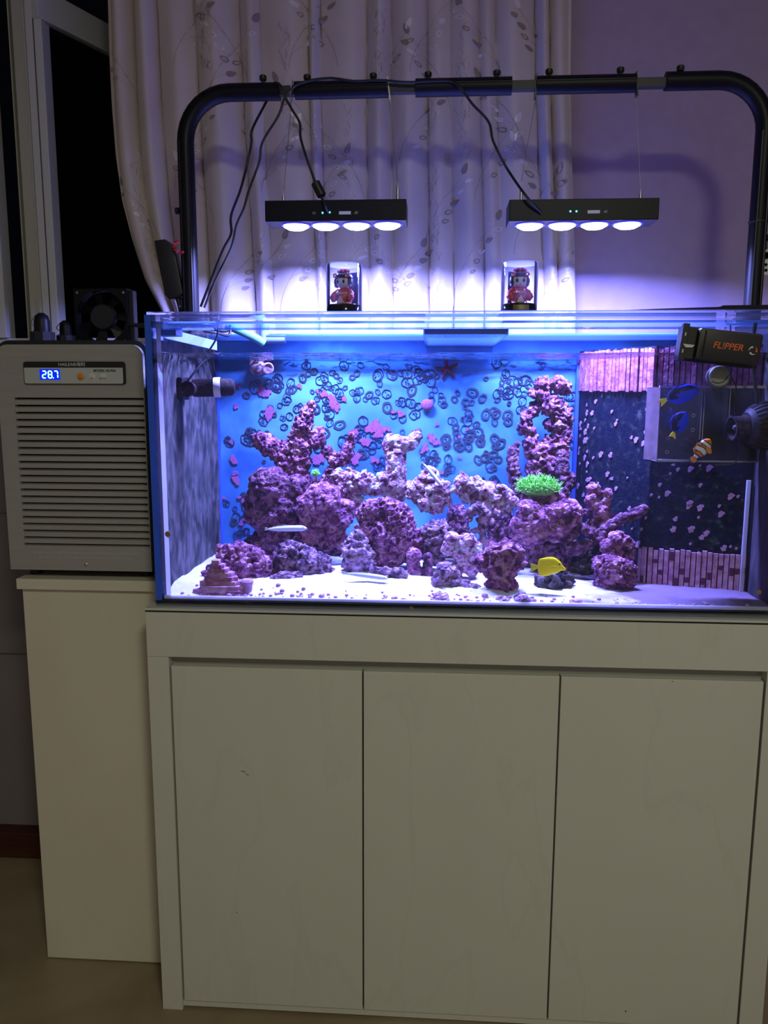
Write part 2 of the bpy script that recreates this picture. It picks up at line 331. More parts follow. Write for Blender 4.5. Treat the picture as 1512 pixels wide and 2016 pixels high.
# window: fixed left light, mullion and the right sash standing open into the night
win = tag(build('window_1', MB().box(WX0, WX1, WY + .01, WY + .09, WZ0, WZ0 + .03).box(WX0, WX1, WY + .01, WY + .09, WZ1 - .05, WZ1).box(WX0, WX0 + .05, WY + .01, WY + .09, WZ0, WZ1), M['winwhite'], bev=.003), kind='structure')
xa, xb, xc, xd = P(8, 560, WY).x, P(56, 560, WY - .01).x, P(80, 560, WY - .01).x, P(112, 560, WY - .01).x
build('stile', MB().box(xa - .05, xa, WY - .004, WY + .04, WZ0 + .03, WZ1 - .05), M['winwhite'], win, bev=.002)
build('pane', MB().box(WX0 + .05, xa - .05, WY + .02, WY + .026, WZ0 + .03, WZ1 - .05), M['nightglass'], win)
build('seal', MB().box(xb - .012, xb - .009, WY - .006, WY + .02, WZ0 + .02, WZ1 - .02), M['winbeige'], win)
build('mullion', MB().box(xb, xc, WY - .012, WY + .08, WZ0, WZ1).box(xc - .006, xc - .003, WY - .016, WY, WZ0, WZ1), M['winbeige'], win, bev=.003)
sd = Vector((0.383, 0.924, 0)); sn = Vector((0.924, -0.383, 0)); so = Vector((xc, WY - .012, 0))
sash = build('open_sash', MB().box(xc + .001, xd, WY - .012, WY + .03, WZ0 + .01, P(100, 12, WY).z + .05), M['winwhite'], win, bev=.003)
zt = P(85, 4, WY).z
build('sash_rail', MB().obox(so + sd * .33 + Vector((.02, 0, zt - .005)), sd * .33, sn * .02, Vector((0, 0, .036))), M['winwhite'], win, bev=.002)
build('sash_pane', MB().obox(so + sd * .33 + Vector((.02, 0, (zt + WZ0) / 2 - .02)), sd * .33, sn * .003, Vector((0, 0, (zt - WZ0) / 2 - .02))), M['nightglass'], win)
# ceiling lamp behind the photographer: the room's own light
lx, ly = 1.15, -2.35
cl = thing('ceiling_lamp', (lx, ly, ZC - .07), 'round opal ceiling lamp behind the camera', 'lamp')
build('lamp_shade', MB().lathe([(0.02, 0), (.20, .012), (.22, .04), (.2, .06)], (lx, ly, ZC - .07), n=32), M['lampglow'], cl, smooth=True)
build('lamp_base', MB().cyl((lx, ly, ZC - .012), (lx, ly, ZC), .2, n=32), M['ceil'], cl)
ld = bpy.data.lights.new('ceiling_light', 'AREA'); ld.shape = 'DISK'; ld.size = 0.42; ld.energy = ROOM_W; ld.color = ROOM_COL
lo = bpy.data.objects.new('ceiling_light', ld); col.objects.link(lo); lo.parent = cl; lo.location = (0, 0, -.012)

# ------------------------------------------------------------------ aquarium cabinet
CW = 1.22
cab = thing('aquarium_cabinet', (CW / 2, .23, 0), 'pale marbled laminate cabinet with three flush doors carrying the aquarium', 'cabinet')
build('top_board', MB().box(0, CW, 0, .47, .8635, CT), M['laminate'], cab)
build('mat_edge', MB().box(0, CW, -.0006, .47, .8605, .8634), M['gap'], cab)
build('header', MB().box(0, CW, 0, .02, .7707, .8604), M['laminate'], cab, bev=.0008)
build('stile', MB().box(0, .0423, 0, .47, 0, .7703), M['laminate'], cab, bev=.0008)
build('stile', MB().box(CW - .0445, CW, 0, .47, 0, .7703), M['laminate'], cab, bev=.0008)
build('groove_board', MB().box(.0425, CW - .0447, .024, .034, .02, .7706), M['groove'], cab)
build('back_board', MB().box(.0425, CW - .0447, .45, .47, 0, .86), M['gap'], cab)
build('bottom_rail', MB().box(.0425, CW - .0447, .006, .03, .006, .0185), M['laminate'], cab)
for a, b in ((.0460, .4203), (.4235, .7958), (.7992, CW - .0485)):
    build('door', MB().box(a, b, .002, .021, .0215, .7515 - (a > .4) * .001 - (a > .7) * .0005), M['laminate'], cab, bev=.0010)

scf = mat('brown_scuff', (0.22, 0.15, 0.08), .7); doors = [o for o in cab.children if o.name.startswith('door')]
for di, px, py, rx, rz in ((0, 478, 1519, 6, 1.2), (0, 486, 1525, 5, 1.0), (0, 466, 1797, 1, 1.6), (2, 1324, 1342, 1.6, 1.2), (2, 1232, 1992, 1.2, 3.5)):
    p = P(px, py, .0015); k = SC(0); build('scuff', MB().prism([(rx * k * math.cos(a) + .0012 * math.sin(2 * a), rz * k * math.sin(a) - .3 * rx * k * math.cos(a)) for a in [i * math.pi / 5 for i in range(10)]], (p.x, .0019, p.z), (1, 0, 0), (0, 0, 1), (0, -1, 0), .0001), scf, doors[di])

# ------------------------------------------------------------------ chiller stand + chiller
SX0, SX1, SY = -.313, -.003, .128
st = thing('chiller_stand', ((SX0 + SX1) / 2, .3, 0), 'tall cream laminate stand under the water chiller', 'stand')
build('front_panel', MB().box(SX0, SX1, SY, SY + .018, .003, .868), M['laminate2'], st, bev=.0008)
build('side_panel', MB().box(SX0, SX0 + .018, SY + .018, .49, .003, .868), M['laminate2'], st)
build('side_panel', MB().box(SX1 - .018, SX1, SY + .018, .49, .003, .868), M['laminate2'], st)
build('top_board', MB().box(SX0 - .006, SX1, SY - .012, .495, .8695, .892), M['laminate2'], st, bev=.001)
KX0, KX1, KY, KZ0, KZ1 = -.334, -.030, .125, .910, 1.374
ch = thing('water_chiller', ((KX0 + KX1) / 2, .29, .892), 'silver-fronted water chiller with blue digital display standing on the cream stand', 'chiller')


def rrect(x0, x1, z0, z1, rt, rb, n=6):
    pts = []
    for cx_, cz_, r_, a0 in ((x1 - rt, z1 - rt, rt, 0), (x0 + rt, z1 - rt, rt, 90), (x0 + rb, z0 + rb, rb, 180), (x1 - rb, z0 + rb, rb, 270)):
        for i in range(n + 1):
            a = R(a0 + 90 * i / n); pts.append((cx_ + r_ * math.cos(a), cz_ + r_ * math.sin(a)))
    return pts


X_, Y_, Z_ = (1, 0, 0), (0, 1, 0), (0, 0, 1)
build('shell', MB().prism(rrect(KX0 - .006, KX1 + .006, KZ0 + .001, KZ1 + .009, .028, .002), (0, KY + .012, 0), X_, Z_, Y_, .34), M['plastic'], ch, smooth=True)
for a in (KX0 + .03, KX1 - .03):
    for b in (KY + .05, KY + .30): build('foot', MB().cyl((a, b, .892), (a, b, KZ0 + .004), .014), M['rubber'], ch)
sx0, sx1 = P(29, 790, KY).x, P(283, 790, KY).x; sz1, sz0 = P(150, 783, KY).z, P(160, 1084, KY).z
fp = MB()
out_ = rrect(KX0, KX1, KZ0, KZ1, .024, .002); n6 = 7
# front frame: a rounded plate with a rectangular louvre opening, built from four plates
zc = KZ1 - .024
fp.prism([p for p in rrect(KX0, KX1, sz1, KZ1, .024, .0005)], (0, KY, 0), X_, Z_, Y_, .012)
fp.box(KX0, sx0, KY, KY + .012, sz0, sz1).box(sx1, KX1, KY, KY + .012, sz0, sz1).box(KX0, KX1, KY, KY + .012, KZ0, sz0)
fpo = build('front_panel', fp, M['silver'], ch)
build('slot_backing', MB().box(sx0, sx1, KY + .0105, KY + .0118, sz0, sz1), M['gap'], ch)
NL = 22; pit = (sz1 - sz0) / NL; lv = None
for i in range(NL):
    z0 = sz1 - pit * (i + 1)
    if lv is None:
        lm = MB().add([(sx0, KY + .0005, z0), (sx1, KY + .0005, z0), (sx1, KY + .0005, z0 + pit * .62), (sx0, KY + .0005, z0 + pit * .62),
                       (sx0, KY + .010, z0 + .001), (sx1, KY + .010, z0 + .001), (sx1, KY + .010, z0 + pit * .80), (sx0, KY + .010, z0 + pit * .80)],
                      [(0, 1, 2, 3), (4, 7, 6, 5), (0, 4, 5, 1), (3, 2, 6, 7), (0, 3, 7, 4), (1, 5, 6, 2)])
        lv = build('louver', lm, M['silver'], ch); lvz = z0
    else:
        c = lv.copy(); col.objects.link(c); c.location.z += z0 - lvz
# rounded slot ends
se = MB()
cpx = lambda x, y, Y=KY: P(x, y, Y)
a, b = cpx(47, 712), cpx(249, 757); cx0, cx1, cz1, cz0 = a.x, b.x, a.z, b.z
cpn = build('control_panel', MB().prism(rrect(cx0, cx1, cz0, cz1, .006, .005), (0, KY - .004, 0), X_, Z_, Y_, .0045), M['plastic'], ch, smooth=True)
build('control_face', MB().prism(rrect(cx0 + .0015, cx1 - .0045, cz0 + .0015, cz1 - .012, .0012, .004), (0, KY - .0046, 0), X_, Z_, Y_, .0008), M['ctrl'], cpn)
a, b = cpx(80, 727), cpx(121, 748); dsp = build('display', MB().box(a.x, b.x, KY - .0052, KY - .0044, b.z, a.z), M['lcd'], cpn)
dw, dh = b.x - a.x, a.z - b.z


def seven(ch_, x, z, w_, h_, t):
    S = {'2': 'abged', '8': 'abcdefg', '7': 'abcf'[:3]}[ch_]; q = MB(); g = {'a': (0, h_, w_, 0), 'g': (0, h_ / 2, w_, 0), 'd': (0, 0, w_, 0)}
    for s_ in S:
        if s_ in g: q.box(x + t * .3, x + w_ - t * .3, KY - .0056, KY - .0051, z + g[s_][1] - t / 2, z + g[s_][1] + t / 2)
        else:
            xx = x if s_ in 'fe' else x + w_; zz = z + (h_ / 2 if s_ in 'bf' else 0)
            q.box(xx - t / 2, xx + t / 2, KY - .0056, KY - .0051, zz + t * .3, zz + h_ / 2 - t * .3)
    return q


for k, c in enumerate('287'):
    build('digit', seven(c, a.x + dw * (.14 + .29 * k), b.z + dh * .18, dw * .17, dh * .64, dw * .055), M['seg'], dsp)
build('digit_point', MB().box(a.x + dw * .645, a.x + dw * .69, KY - .0056, KY - .0051, b.z + dh * .14, b.z + dh * .24), M['seg'], dsp)
for (px, mt, tx) in ((161, 'orange', 'SET'), (183, 'pale', 'UP'), (205, 'pale', 'DOWN')):
    p = cpx(px, 742); bo = build('button', MB().lathe([(.0075, 0), (.0075, .001), (.006, .0018)], (p.x, KY - .0045, p.z), (0, -1, 0), 20), M[mt], cpn, smooth=True)
    text('button_print', tx, .0042, (p.x, KY - .0065, p.z - .003), M['dark_text'], bo)
p = cpx(143, 718); text('brand_print', 'HAILEA\u00ae\u6d77\u5229', .0092, (p.x, KY - .0043, p.z), M['white_text'], cpn)
p = cpx(208, 730); text('model_print', 'MODEL HS-90A', .0068, (p.x, KY - .0050, p.z), M['dark_text'], cpn, bold=.0002)
p = cpx(168, 1089); text('warning_print', 'DO NOT COVER OR USE EQUIPMENT NON COPPER PARTING COOLER/CHILLER', .0062, (p.x, KY - .0003, p.z), M['grey_text'], fpo)
p = cpx(168, 1098); text('warning_print', 'DO NOT PUT ANY OUTDOOR WITHOUT OUTDOOR WET OUTDOOR', .0062, (p.x, KY - .0003, p.z), M['grey_text'], fpo)
p = cpx(169, 1111); build('screw', MB().lathe([(.004, 0), (.004, .001), (.0025, .002)], (p.x, KY, p.z), (0, -1, 0), 16), M['steel'], ch, smooth=True)
# pipe union on the chiller
zt = KZ1 + .009
for nm, px, Y, sc_, lab in (('pipe_union', 84, .22, 1.0, 'black domed pipe union on the left of the chiller top'), ('pipe_union', 130, .26, .8, 'low black pipe union between the domed one and the fan')):
    p = P(px, 660, Y); q = thing(nm, (p.x, Y, zt), lab, 'pipe fitting')
    build('nut', MB().lathe([(.026 * sc_, 0), (.026 * sc_, .022 * sc_)], (p.x, Y, zt), n=10), M['plastic'], q)
    build('elbow', MB().lathe([(.016 * sc_, .022 * sc_), (.016 * sc_, .045 * sc_), (.013 * sc_, .056 * sc_), (.005, .062 * sc_)], (p.x, Y, zt), n=20), M['fanm'], q, smooth=True)
    build('clamp', MB().tube([Vector((p.x - .018 * sc_, Y - .004, zt + (.024 + .004 * i) * sc_)) + Vector((.004 * math.sin(i), 0, 0)) for i in range(9)], .001, 6), M['steel'], q)
# cooling fan leaning over the tank rim
fc = P(205, 625, .30); fs = .060
fan = thing('cooling_fan', (fc.x, .30, fc.z - fs), 'dark square cooling fan behind the chiller at the tank corner', 'fan')
fr_ = MB(); ho = 40
ring = [(math.cos(2 * math.pi * i / ho), math.sin(2 * math.pi * i / ho)) for i in range(ho)]
for y0 in (0, .02):
    pass
vs, fsx = [], []
for y in (.285, .31):
    for c_, s_ in ring:
        k = fs / max(abs(c_), abs(s_)); vs += [(fc.x + c_ * fs * .93, y, fc.z + s_ * fs * .93), (fc.x + c_ * k, y, fc.z + s_ * k)]
for i in range(ho):
    j = (i + 1) % ho; A = ho * 2
    fsx += [(2 * i, 2 * i + 1, 2 * j + 1, 2 * j), (A + 2 * i, A + 2 * j, A + 2 * j + 1, A + 2 * i + 1), (2 * i, 2 * j, A + 2 * j, A + 2 * i), (2 * i + 1, A + 2 * i + 1, A + 2 * j + 1, 2 * j + 1)]
build('fan_frame', MB().add(vs, fsx), M['fanm'], fan)
build('hub', MB().lathe([(.028, 0), (.028, .014), (.025, .017)], (fc.x, .305, fc.z), (0, -1, 0), 28), mat('fan_hub_grey', (.016, .019, .021), .6), fan, smooth=True)
for i in range(7):
    a = 2 * math.pi * i / 7; d1, d2 = Vector((math.cos(a), 0, math.sin(a))), Vector((-math.sin(a), 0, math.cos(a))); o_ = Vector((fc.x, .298, fc.z))
    q = [o_ + d1 * .027 - d2 * .004, o_ + d1 * .054 - d2 * .010, o_ + d1 * .054 + d2 * .014 + Vector((0, .010, 0)), o_ + d1 * .027 + d2 * .008 + Vector((0, .008, 0))]
    build('blade', MB().add(q + [v + Vector((0, .0012, 0)) for v in q], [(0, 1, 2, 3), (4, 7, 6, 5), (0, 4, 5, 1), (1, 5, 6, 2), (2, 6, 7, 3), (3, 7, 4, 0)]), M['fanm'], fan)
for i, (a, b) in enumerate(((-1, -1), (1, -1), (1, 1), (-1, 1))):
    build('screw', MB().lathe([(.003, 0), (.002, .0015)], (fc.x + a * fs * .86, .285, fc.z + b * fs * .86), (0, -1, 0), 10), M['steel'], fan)
build('clip', MB().box(fc.x + fs, fc.x + fs + .012, .29, .31, fc.z - fs, fc.z + fs * .95).box(fc.x + fs, TX0 + .002, .285, .315, TT + .001, TT + .008), M['plastic'], fan, bev=.002)

# ------------------------------------------------------------------ aquarium tank
IX0, IX1, IY0, IY1, IZ0 = TX0 + G, TX1 - G, TY0 + G, TY1 - G, CT + G
WL = 1.353
tank = thing('aquarium_tank', ((TX0 + TX1) / 2, (TY0 + TY1) / 2, CT), 'long glass aquarium glowing blue on the marbled cabinet', 'aquarium')
build('bottom_pane', MB().box(TX0, TX1, TY0, TY1, CT, IZ0), M['glass'], tank)
build('front_pane', MB().box(IX0, IX1, TY0, IY0, IZ0, TT), M['glass'], tank)
bp = build('back_pane', MB().box(IX0, IX1, IY1, TY1, IZ0, TT - .004), M['blueback'], tank)
lp = build('left_pane', MB().box(TX0, IX0, TY0 + .002, TY1, IZ0, TT), M['glass'], tank)
rp = build('right_pane', MB().box(IX1, TX1, TY0 + .002, TY1, IZ0, TT), M['glass'], tank)
build('pane_edge', MB().box(TX0, IX0, TY0 - .0002, TY0 + .002, IZ0, TT), M['edge'], lp)
build('pane_edge', MB().box(IX1, TX1, TY0 - .0002, TY0 + .002, IZ0, TT), M['edge'], rp)
build('algae_film', MB().box(IX0 + .0005, IX0 + .001, IY0 + .016, IY1 - .002, IZ0, WL + .004), M['leftfilm'], lp)
build('algae_film', MB().box(IX1 - .001, IX1 - .0005, IY0 + .01, IY1 - .002, IZ0, WL + .004), M['rightfilm'], rp)
build('silicone_seam', MB().add([(IX0, IY0, IZ0), (IX0 + .014, IY0, IZ0), (IX0, IY0 + .014, IZ0), (IX0, IY0, TT), (IX0 + .014, IY0, TT), (IX0, IY0 + .014, TT)],
      [(0, 1, 2), (1, 4, 5, 2)]), M['silicone'], lp)
build('silicone_seam', MB().box(IX0, IX0 + .006, IY1 - .006, IY1, IZ0, TT - .01), M['edge'], bp)
build('bottom_seam', MB().box(IX0, IX1, IY0, IY0 + .006, IZ0, IZ0 + .006), M['silicone'], tank)
# braces under the rim and the two strips that carry things
build('front_brace', MB().box(IX0, IX1, IY0, IY0 + .055, 1.398, 1.410), M['brace'], tank)
build('back_brace', MB().box(IX0, IX1, IY1 - .055, IY1, 1.398, 1.410), M['brace'], tank)
x0, x1 = P(834, 650, .10).x, P(997, 650, .10).x
cb = build('cross_brace', MB().box(x0, x1, IY0 + .02, IY1, 1.386, 1.397), M['brace'], tank)
build('brace_edge', MB().box(x0 + .002, x1 - .002, IY0 + .018, IY0 + .0199, 1.3865, 1.3965), M['edge2'], cb)  # brace front edge coloured dark blue
x0, x1 = P(308, 650, .05).x, P(347, 650, .05).x
build('corner_brace', MB().box(x0, x1, IY0 + .02, IY0 + .06, 1.386, 1.397), M['edge2'], tank)
cg = tag(build('cover_glass', MB().box(TX0 + .004, TX1 - .004, TY0 + .002, TY0 + .125, TT + .0005, TT + .0055), M['clear']), 'clear glass strip lying along the front rim of the aquarium', 'glass cover')

# growth on the blue back pane: ring marks and pink spots
def ring_mesh(name, rin, mt, dots, n=18, wob=0.08, seed=0):
    rr = random.Random(seed); q = MB(); ph = rr.random() * 6
    R1 = [1 + wob * math.sin(2 * math.pi * i / n * 2 + ph) + wob * .5 * math.sin(2 * math.pi * i / n * 5 + ph) for i in range(n)]
    vs = []
    for y in (-.0012, 0):
        for i in range(n):
            a = 2 * math.pi * i / n; vs += [(math.cos(a) * R1[i], y, math.sin(a) * R1[i]), (math.cos(a) * R1[i] * rin, y, math.sin(a) * R1[i] * rin)]
    A = 2 * n; fs_ = []
    for i in range(n):
        j = (i + 1) % n; fs_ += [(2 * i, 2 * i + 1, 2 * j + 1, 2 * j), (2 * i, 2 * j, A + 2 * j, A + 2 * i), (2 * i + 1, A + 2 * i + 1, A + 2 * j + 1, 2 * j + 1)]
    q.add(vs, fs_)
    for _ in range(dots):
        a, d = rr.random() * 6.28, rr.random() * rin * .75; x, z = math.cos(a) * d, math.sin(a) * d; e = .09 + rr.random() * .12; g = .05 + rr.random() * .05
        q.obox((x, -.0004, z), (e, 0, 0), (0, .0003, 0), (0, 0, g))
    return q.mesh(name, mt)


def blot_mesh(name, mt, n=30, wob=.34, seed=0, th=.0013):
    rr = random.Random(seed); ph = [rr.random() * 6.28 for _ in range(4)]
    pts = []
    for i in range(n):
        a = 2 * math.pi * i / n; r = 1 + wob * (.6 * math.sin(2 * a + ph[0]) + .4 * math.sin(3 * a + ph[1]) + .35 * math.sin(5 * a + ph[2]) + .30 * math.sin(9 * a + ph[3])) + rr.uniform(-.06, .06); pts.append((r * math.cos(a), r * math.sin(a)))
    return MB().prism(pts, (0, 0, 0), X_, Z_, (0, -1, 0), th).mesh(name, mt)


rings = [ring_mesh('algae_ring', .84, M['ringdark'], 4, seed=1), ring_mesh('algae_ring', .86, M['ringdark'], 7, seed=2, wob=.14), ring_mesh('algae_ring', .60, M['ringgrey'], 2, seed=3), ring_mesh('algae_ring', .84, M['ringdark'], 2, seed=4), ring_mesh('algae_ring', .45, M['ringgrey'], 0, seed=5)]
spots = [blot_mesh('coralline_spot', M['pinkpatch'], seed=i) for i in range(4)]
pales = [blot_mesh('coralline_spot', M['palepatch'], seed=20 + i) for i in range(4)]
BASEB = WB[bp.name]; rg = random.Random(11)


def on_back(me, px, py, rpx, sx=1.0, dy=0.0):
    p = P(px, py, IY1 - .0006); o = bpy.data.objects.new(me.name, me); col.objects.link(o); o.parent = bp
    o.location = Vector((p.x, IY1 - .0001 - dy, p.z)) - BASEB; r = rpx * SC(IY1); o.scale = (r * sx, 1, r); o.rotation_euler = (0, rg.random() * 6.28, 0)


clusters = [(560, 750), (620, 740), (690, 730), (640, 800), (740, 770), (700, 840), (690, 900), (720, 870), (650, 760), (780, 740), (860, 770), (820, 740), (930, 790), (920, 820), (1000, 780), (1010, 830), (990, 750), (900, 865), (940, 860), (950, 890), (840, 900), (790, 800), (560, 800), (530, 770), (610, 850), (1120, 860), (1120, 800), (880, 910), (760, 910), (680, 960), (465, 1040), (470, 990), (1040, 760), (960, 930), (480, 860), (600, 700), (520, 830)]
nr = 0
for cx_, cy_ in clusters:
    for _ in range(8):
        x, y = cx_ + rg.gauss(0, 21), cy_ + rg.gauss(0, 17)
        if not (445 < x < 1128 and 708 < y < 1060): continue
        k = 2 if cx_ in (900, 940, 950, 1010, 930) else rg.choice((0, 0, 1, 1, 3, 2, 4)); on_back(rings[k], x, y, rg.uniform(5, 11) if k != 4 else rg.uniform(4, 7), rg.uniform(.85, 1.2), nr % 7 * .0002); nr += 1
for x, y, r in ((515, 770, 16), (530, 815, 18), (465, 800, 8), (470, 760, 7), (460, 905, 12), (465, 945, 14), (480, 985, 9), (455, 870, 7), (655, 790, 16), (678, 785, 8), (640, 775, 9), (735, 840, 22), (720, 870, 16), (745, 855, 14), (765, 845, 8), (790, 815, 9), (820, 850, 11), (850, 862, 15), (838, 880, 12), (775, 810, 7), (700, 850, 9), (860, 835, 6), (920, 845, 5), (905, 860, 5), (625, 770, 6), (590, 760, 7), (440, 980, 7), (475, 1030, 9), (500, 860, 5), (1120, 760, 8), (870, 930, 7), (700, 905, 14), (735, 905, 10), (625, 905, 20), (470, 1065, 7), (905, 900, 5), (975, 950, 6)):
    on_back(spots[rg.randrange(4)], x, y, r * .60, rg.uniform(.8, 1.2), .0016)
    if r > 8: on_back(spots[rg.randrange(4)], x + rg.uniform(-r, r), y + rg.uniform(-r, r), r * .4, 1, .0019)
p = P(841, 797, IY1 - .008); build('coralline_lump', MB().sph(p, .0155, .006, .0135, 14, 8), M['pinkpatch'], bp, smooth=True)

# ------------------------------------------------------------------ overflow box in the right rear corner
ov = thing('overflow_box', (1.05, .3, IZ0), 'dark algae-covered overflow box with pink comb teeth in the right corner', 'overflow box')
OV = [Vector((.888, IY1 - .001, 0)), Vector((.905, .36, 0)), Vector((1.0, .215, 0)), Vector((IX1 - .004, .162, 0))]


def ov_at(s):
    for a, b in zip(OV, OV[1:]):
        L = (b - a).length
        if s <= L or b is OV[-1]: d = (b - a) / L; return a + d * s, d
        s -= L


OL = sum((b - a).length for a, b in zip(OV, OV[1:])); OZ = 1.375
q = MB()
for a, b in zip(OV, OV[1:]):
    d = (b - a).normalized(); nn = Vector((d.y, -d.x, 0)); nn = -nn if nn.y > 0 else nn
    q.obox((a + b) / 2 - nn * .002 + Vector((0, 0, (IZ0 + OZ) / 2)), d * ((b - a).length / 2 + .001), nn * .002, Vector((0, 0, (OZ - IZ0) / 2)))
ovp = build('panel', q, M['overflow'], ov)
build('panel_edge', MB().box(IX1 - .016, IX1 - .009, .156, .162, IZ0, 1.11), M['silicone'], ov)
build('panel_edge', MB().box(.880, .888, .434, .446, IZ0 + .05, OZ - .03), M['edge'], ov)
ov['label'] = 'dark algae-covered overflow box with pink comb teeth in the right rear corner'


def nrm(d):
    n_ = Vector((d.y, -d.x, 0)); return -n_ if n_.y > 0 else n_


s = .004; rg = random.Random(3)
while s < OL - .004:
    c, d = ov_at(s); z1 = P(1300, 690, .3).z + rg.uniform(-.002, .003); z0 = 1.284 + rg.uniform(-.0015, .002); w_ = .0043
    th_ = .002 + rg.random() * .0025
    build('comb_tooth', MB().obox(c + nrm(d) * (.0005 + th_) + Vector((0, 0, (z0 + z1) / 2)), d * w_, nrm(d) * th_, Vector((0, 0, (z1 - z0) / 2))), M['pinkalg'], ov)
    s += .0106
s = OL - .006
while s > OL - .215:
    c, d = ov_at(s); f = (OL - s) / .215; z0 = IZ0 + .001; z1 = .958 + rg.uniform(-.003, .004); th_ = .002 + rg.random() * .001
    build('slat', MB().obox(c + nrm(d) * (.0005 + th_) + Vector((0, 0, (z0 + z1) / 2)), d * .0043, nrm(d) * th_, Vector((0, 0, (z1 - z0) / 2))), M['pinkslat'], ov)
    if rg.random() < .6:
        zz = rg.uniform(z0 + .01, z1 - .012); build('coralline_spot', MB().obox(c + nrm(d) * (.0012 + 2 * th_) + Vector((0, 0, zz)), d * .004, nrm(d) * .0005, Vector((0, 0, rg.uniform(.004, .010)))), M['maroon'], ov, bev=.0004)
    s -= .0105
for i in range(120):
    s = rg.uniform(.01, OL - .01); c, d = ov_at(s); z = rg.uniform(.96, 1.27) if i > 10 else rg.uniform(.955, .972); r = rg.uniform(.002, .0065)
    me = pales[rg.randrange(4)]; o = bpy.data.objects.new('coralline_spot', me); col.objects.link(o); o.parent = ov
    pp = c + nrm(d) * .0008; o.location = Vector((pp.x, pp.y, z)) - WB[ov.name]; o.scale = (r, 1, r); o.rotation_euler = (0, 0, math.atan2(d.y, d.x))

# ------------------------------------------------------------------ water and sand
q = MB(); NX, NY = 120, 44; vs = []
for j in range(NY + 1):
    for i in range(NX + 1):
        x = IX0 + .0012 + (IX1 - IX0 - .0024) * i / NX; y = IY0 + .0005 + (IY1 - IY0 - .001) * j / NY
        vs.append((x, y, WL + .0022 * noise.noise(Vector((x * 14, y * 18, 1))) * min(1, (x - IX0) * 5) + .0012 * noise.noise(Vector((x * 40, y * 50, 4)))))
q.add(vs, [(j * (NX + 1) + i, j * (NX + 1) + i + 1, (j + 1) * (NX + 1) + i + 1, (j + 1) * (NX + 1) + i) for j in range(NY) for i in range(NX)])
wt = tag(build('water', q, M['water'], smooth=True), 'clear rippling water surface inside the aquarium', 'water', kind='stuff')


def sand_z(x, y):
    t_ = min(1, max(0, (y - IY0) / .06)); t_ = .18 + .82 * t_ * t_ * (3 - 2 * t_)
    return IZ0 + t_ * sand_h(x, y)


def sand_h(x, y):
    return .014 + .012 * math.exp(-((x - .38) / .28) ** 2) * (1.2 - y) + .006 * noise.noise(Vector((x * 9, y * 12, 0))) + .0015 * noise.noise(Vector((x * 60, y * 60, 2))) - .010 * max(0, min(1, (x - .85) / .2))


q = MB(); NX, NY = 150, 80; vs = []
for j in range(NY + 1):
    for i in range(NX + 1):
        x = IX0 + .0012 + (IX1 - IX0 - .0024) * i / NX; y = IY0 + .001 + (IY1 - IY0 - .002) * j / NY; vs.append((x, y, max(IZ0 + .0015, sand_z(x, y))))
A = len(vs); vs += [(v[0], v[1], IZ0 + .0003) for v in vs]
top = [(j * (NX + 1) + i, j * (NX + 1) + i + 1, (j + 1) * (NX + 1) + i + 1, (j + 1) * (NX + 1) + i) for j in range(NY) for i in range(NX)]
bd = [i for i in range(NX + 1)] + [(j) * (NX + 1) + NX for j in range(1, NY + 1)] + [NY * (NX + 1) + i for i in range(NX - 1, -1, -1)] + [j * (NX + 1) for j in range(NY - 1, 0, -1)]
q.add(vs, top + [(A + f[3], A + f[2], A + f[1], A + f[0]) for f in top] + [(a, A + a, A + b, b) for a, b in zip(bd, bd[1:] + bd[:1])])
tag(build('sand_bed', q, M['sand'], smooth=True), 'white coral sand covering the aquarium floor', 'sand', kind='stuff')

# ------------------------------------------------------------------ live rock
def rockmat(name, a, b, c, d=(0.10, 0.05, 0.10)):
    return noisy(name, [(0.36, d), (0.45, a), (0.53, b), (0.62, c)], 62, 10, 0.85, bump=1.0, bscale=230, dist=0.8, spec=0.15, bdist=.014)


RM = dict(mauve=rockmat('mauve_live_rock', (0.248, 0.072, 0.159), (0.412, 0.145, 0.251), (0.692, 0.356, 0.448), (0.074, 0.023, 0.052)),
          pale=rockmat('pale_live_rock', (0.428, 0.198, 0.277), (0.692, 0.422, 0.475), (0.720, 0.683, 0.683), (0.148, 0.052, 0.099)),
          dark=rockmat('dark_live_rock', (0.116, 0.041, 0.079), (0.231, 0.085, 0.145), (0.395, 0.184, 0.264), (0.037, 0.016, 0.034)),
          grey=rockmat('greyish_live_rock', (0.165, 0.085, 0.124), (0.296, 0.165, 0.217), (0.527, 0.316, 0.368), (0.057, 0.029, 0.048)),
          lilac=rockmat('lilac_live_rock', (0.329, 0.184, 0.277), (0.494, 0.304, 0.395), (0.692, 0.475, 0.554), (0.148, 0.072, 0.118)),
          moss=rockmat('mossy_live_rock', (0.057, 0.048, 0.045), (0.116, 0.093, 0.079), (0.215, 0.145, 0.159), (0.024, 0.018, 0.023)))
# low amp, low scale, crease amp, crease scale, fine amp, fine scale, knob amp, knob scale, pit amp, pit scale
STY = dict(rough=(.0045, 24, .0060, 58, .0034, 150, 0, 60, .0055, 85), knob=(.003, 26, .0010, 60, .0016, 160, .0095, 58, .0020, 95), porous=(.003, 30, .0012, 60, .0012, 150, -.0085, 82, .0025, 120),
           smooth=(.0035, 24, .0022, 50, .0012, 150, 0, 60, .0030, 95), fine=(.0035, 28, .0040, 80, .0026, 190, -.0045, 120, .0030, 110))


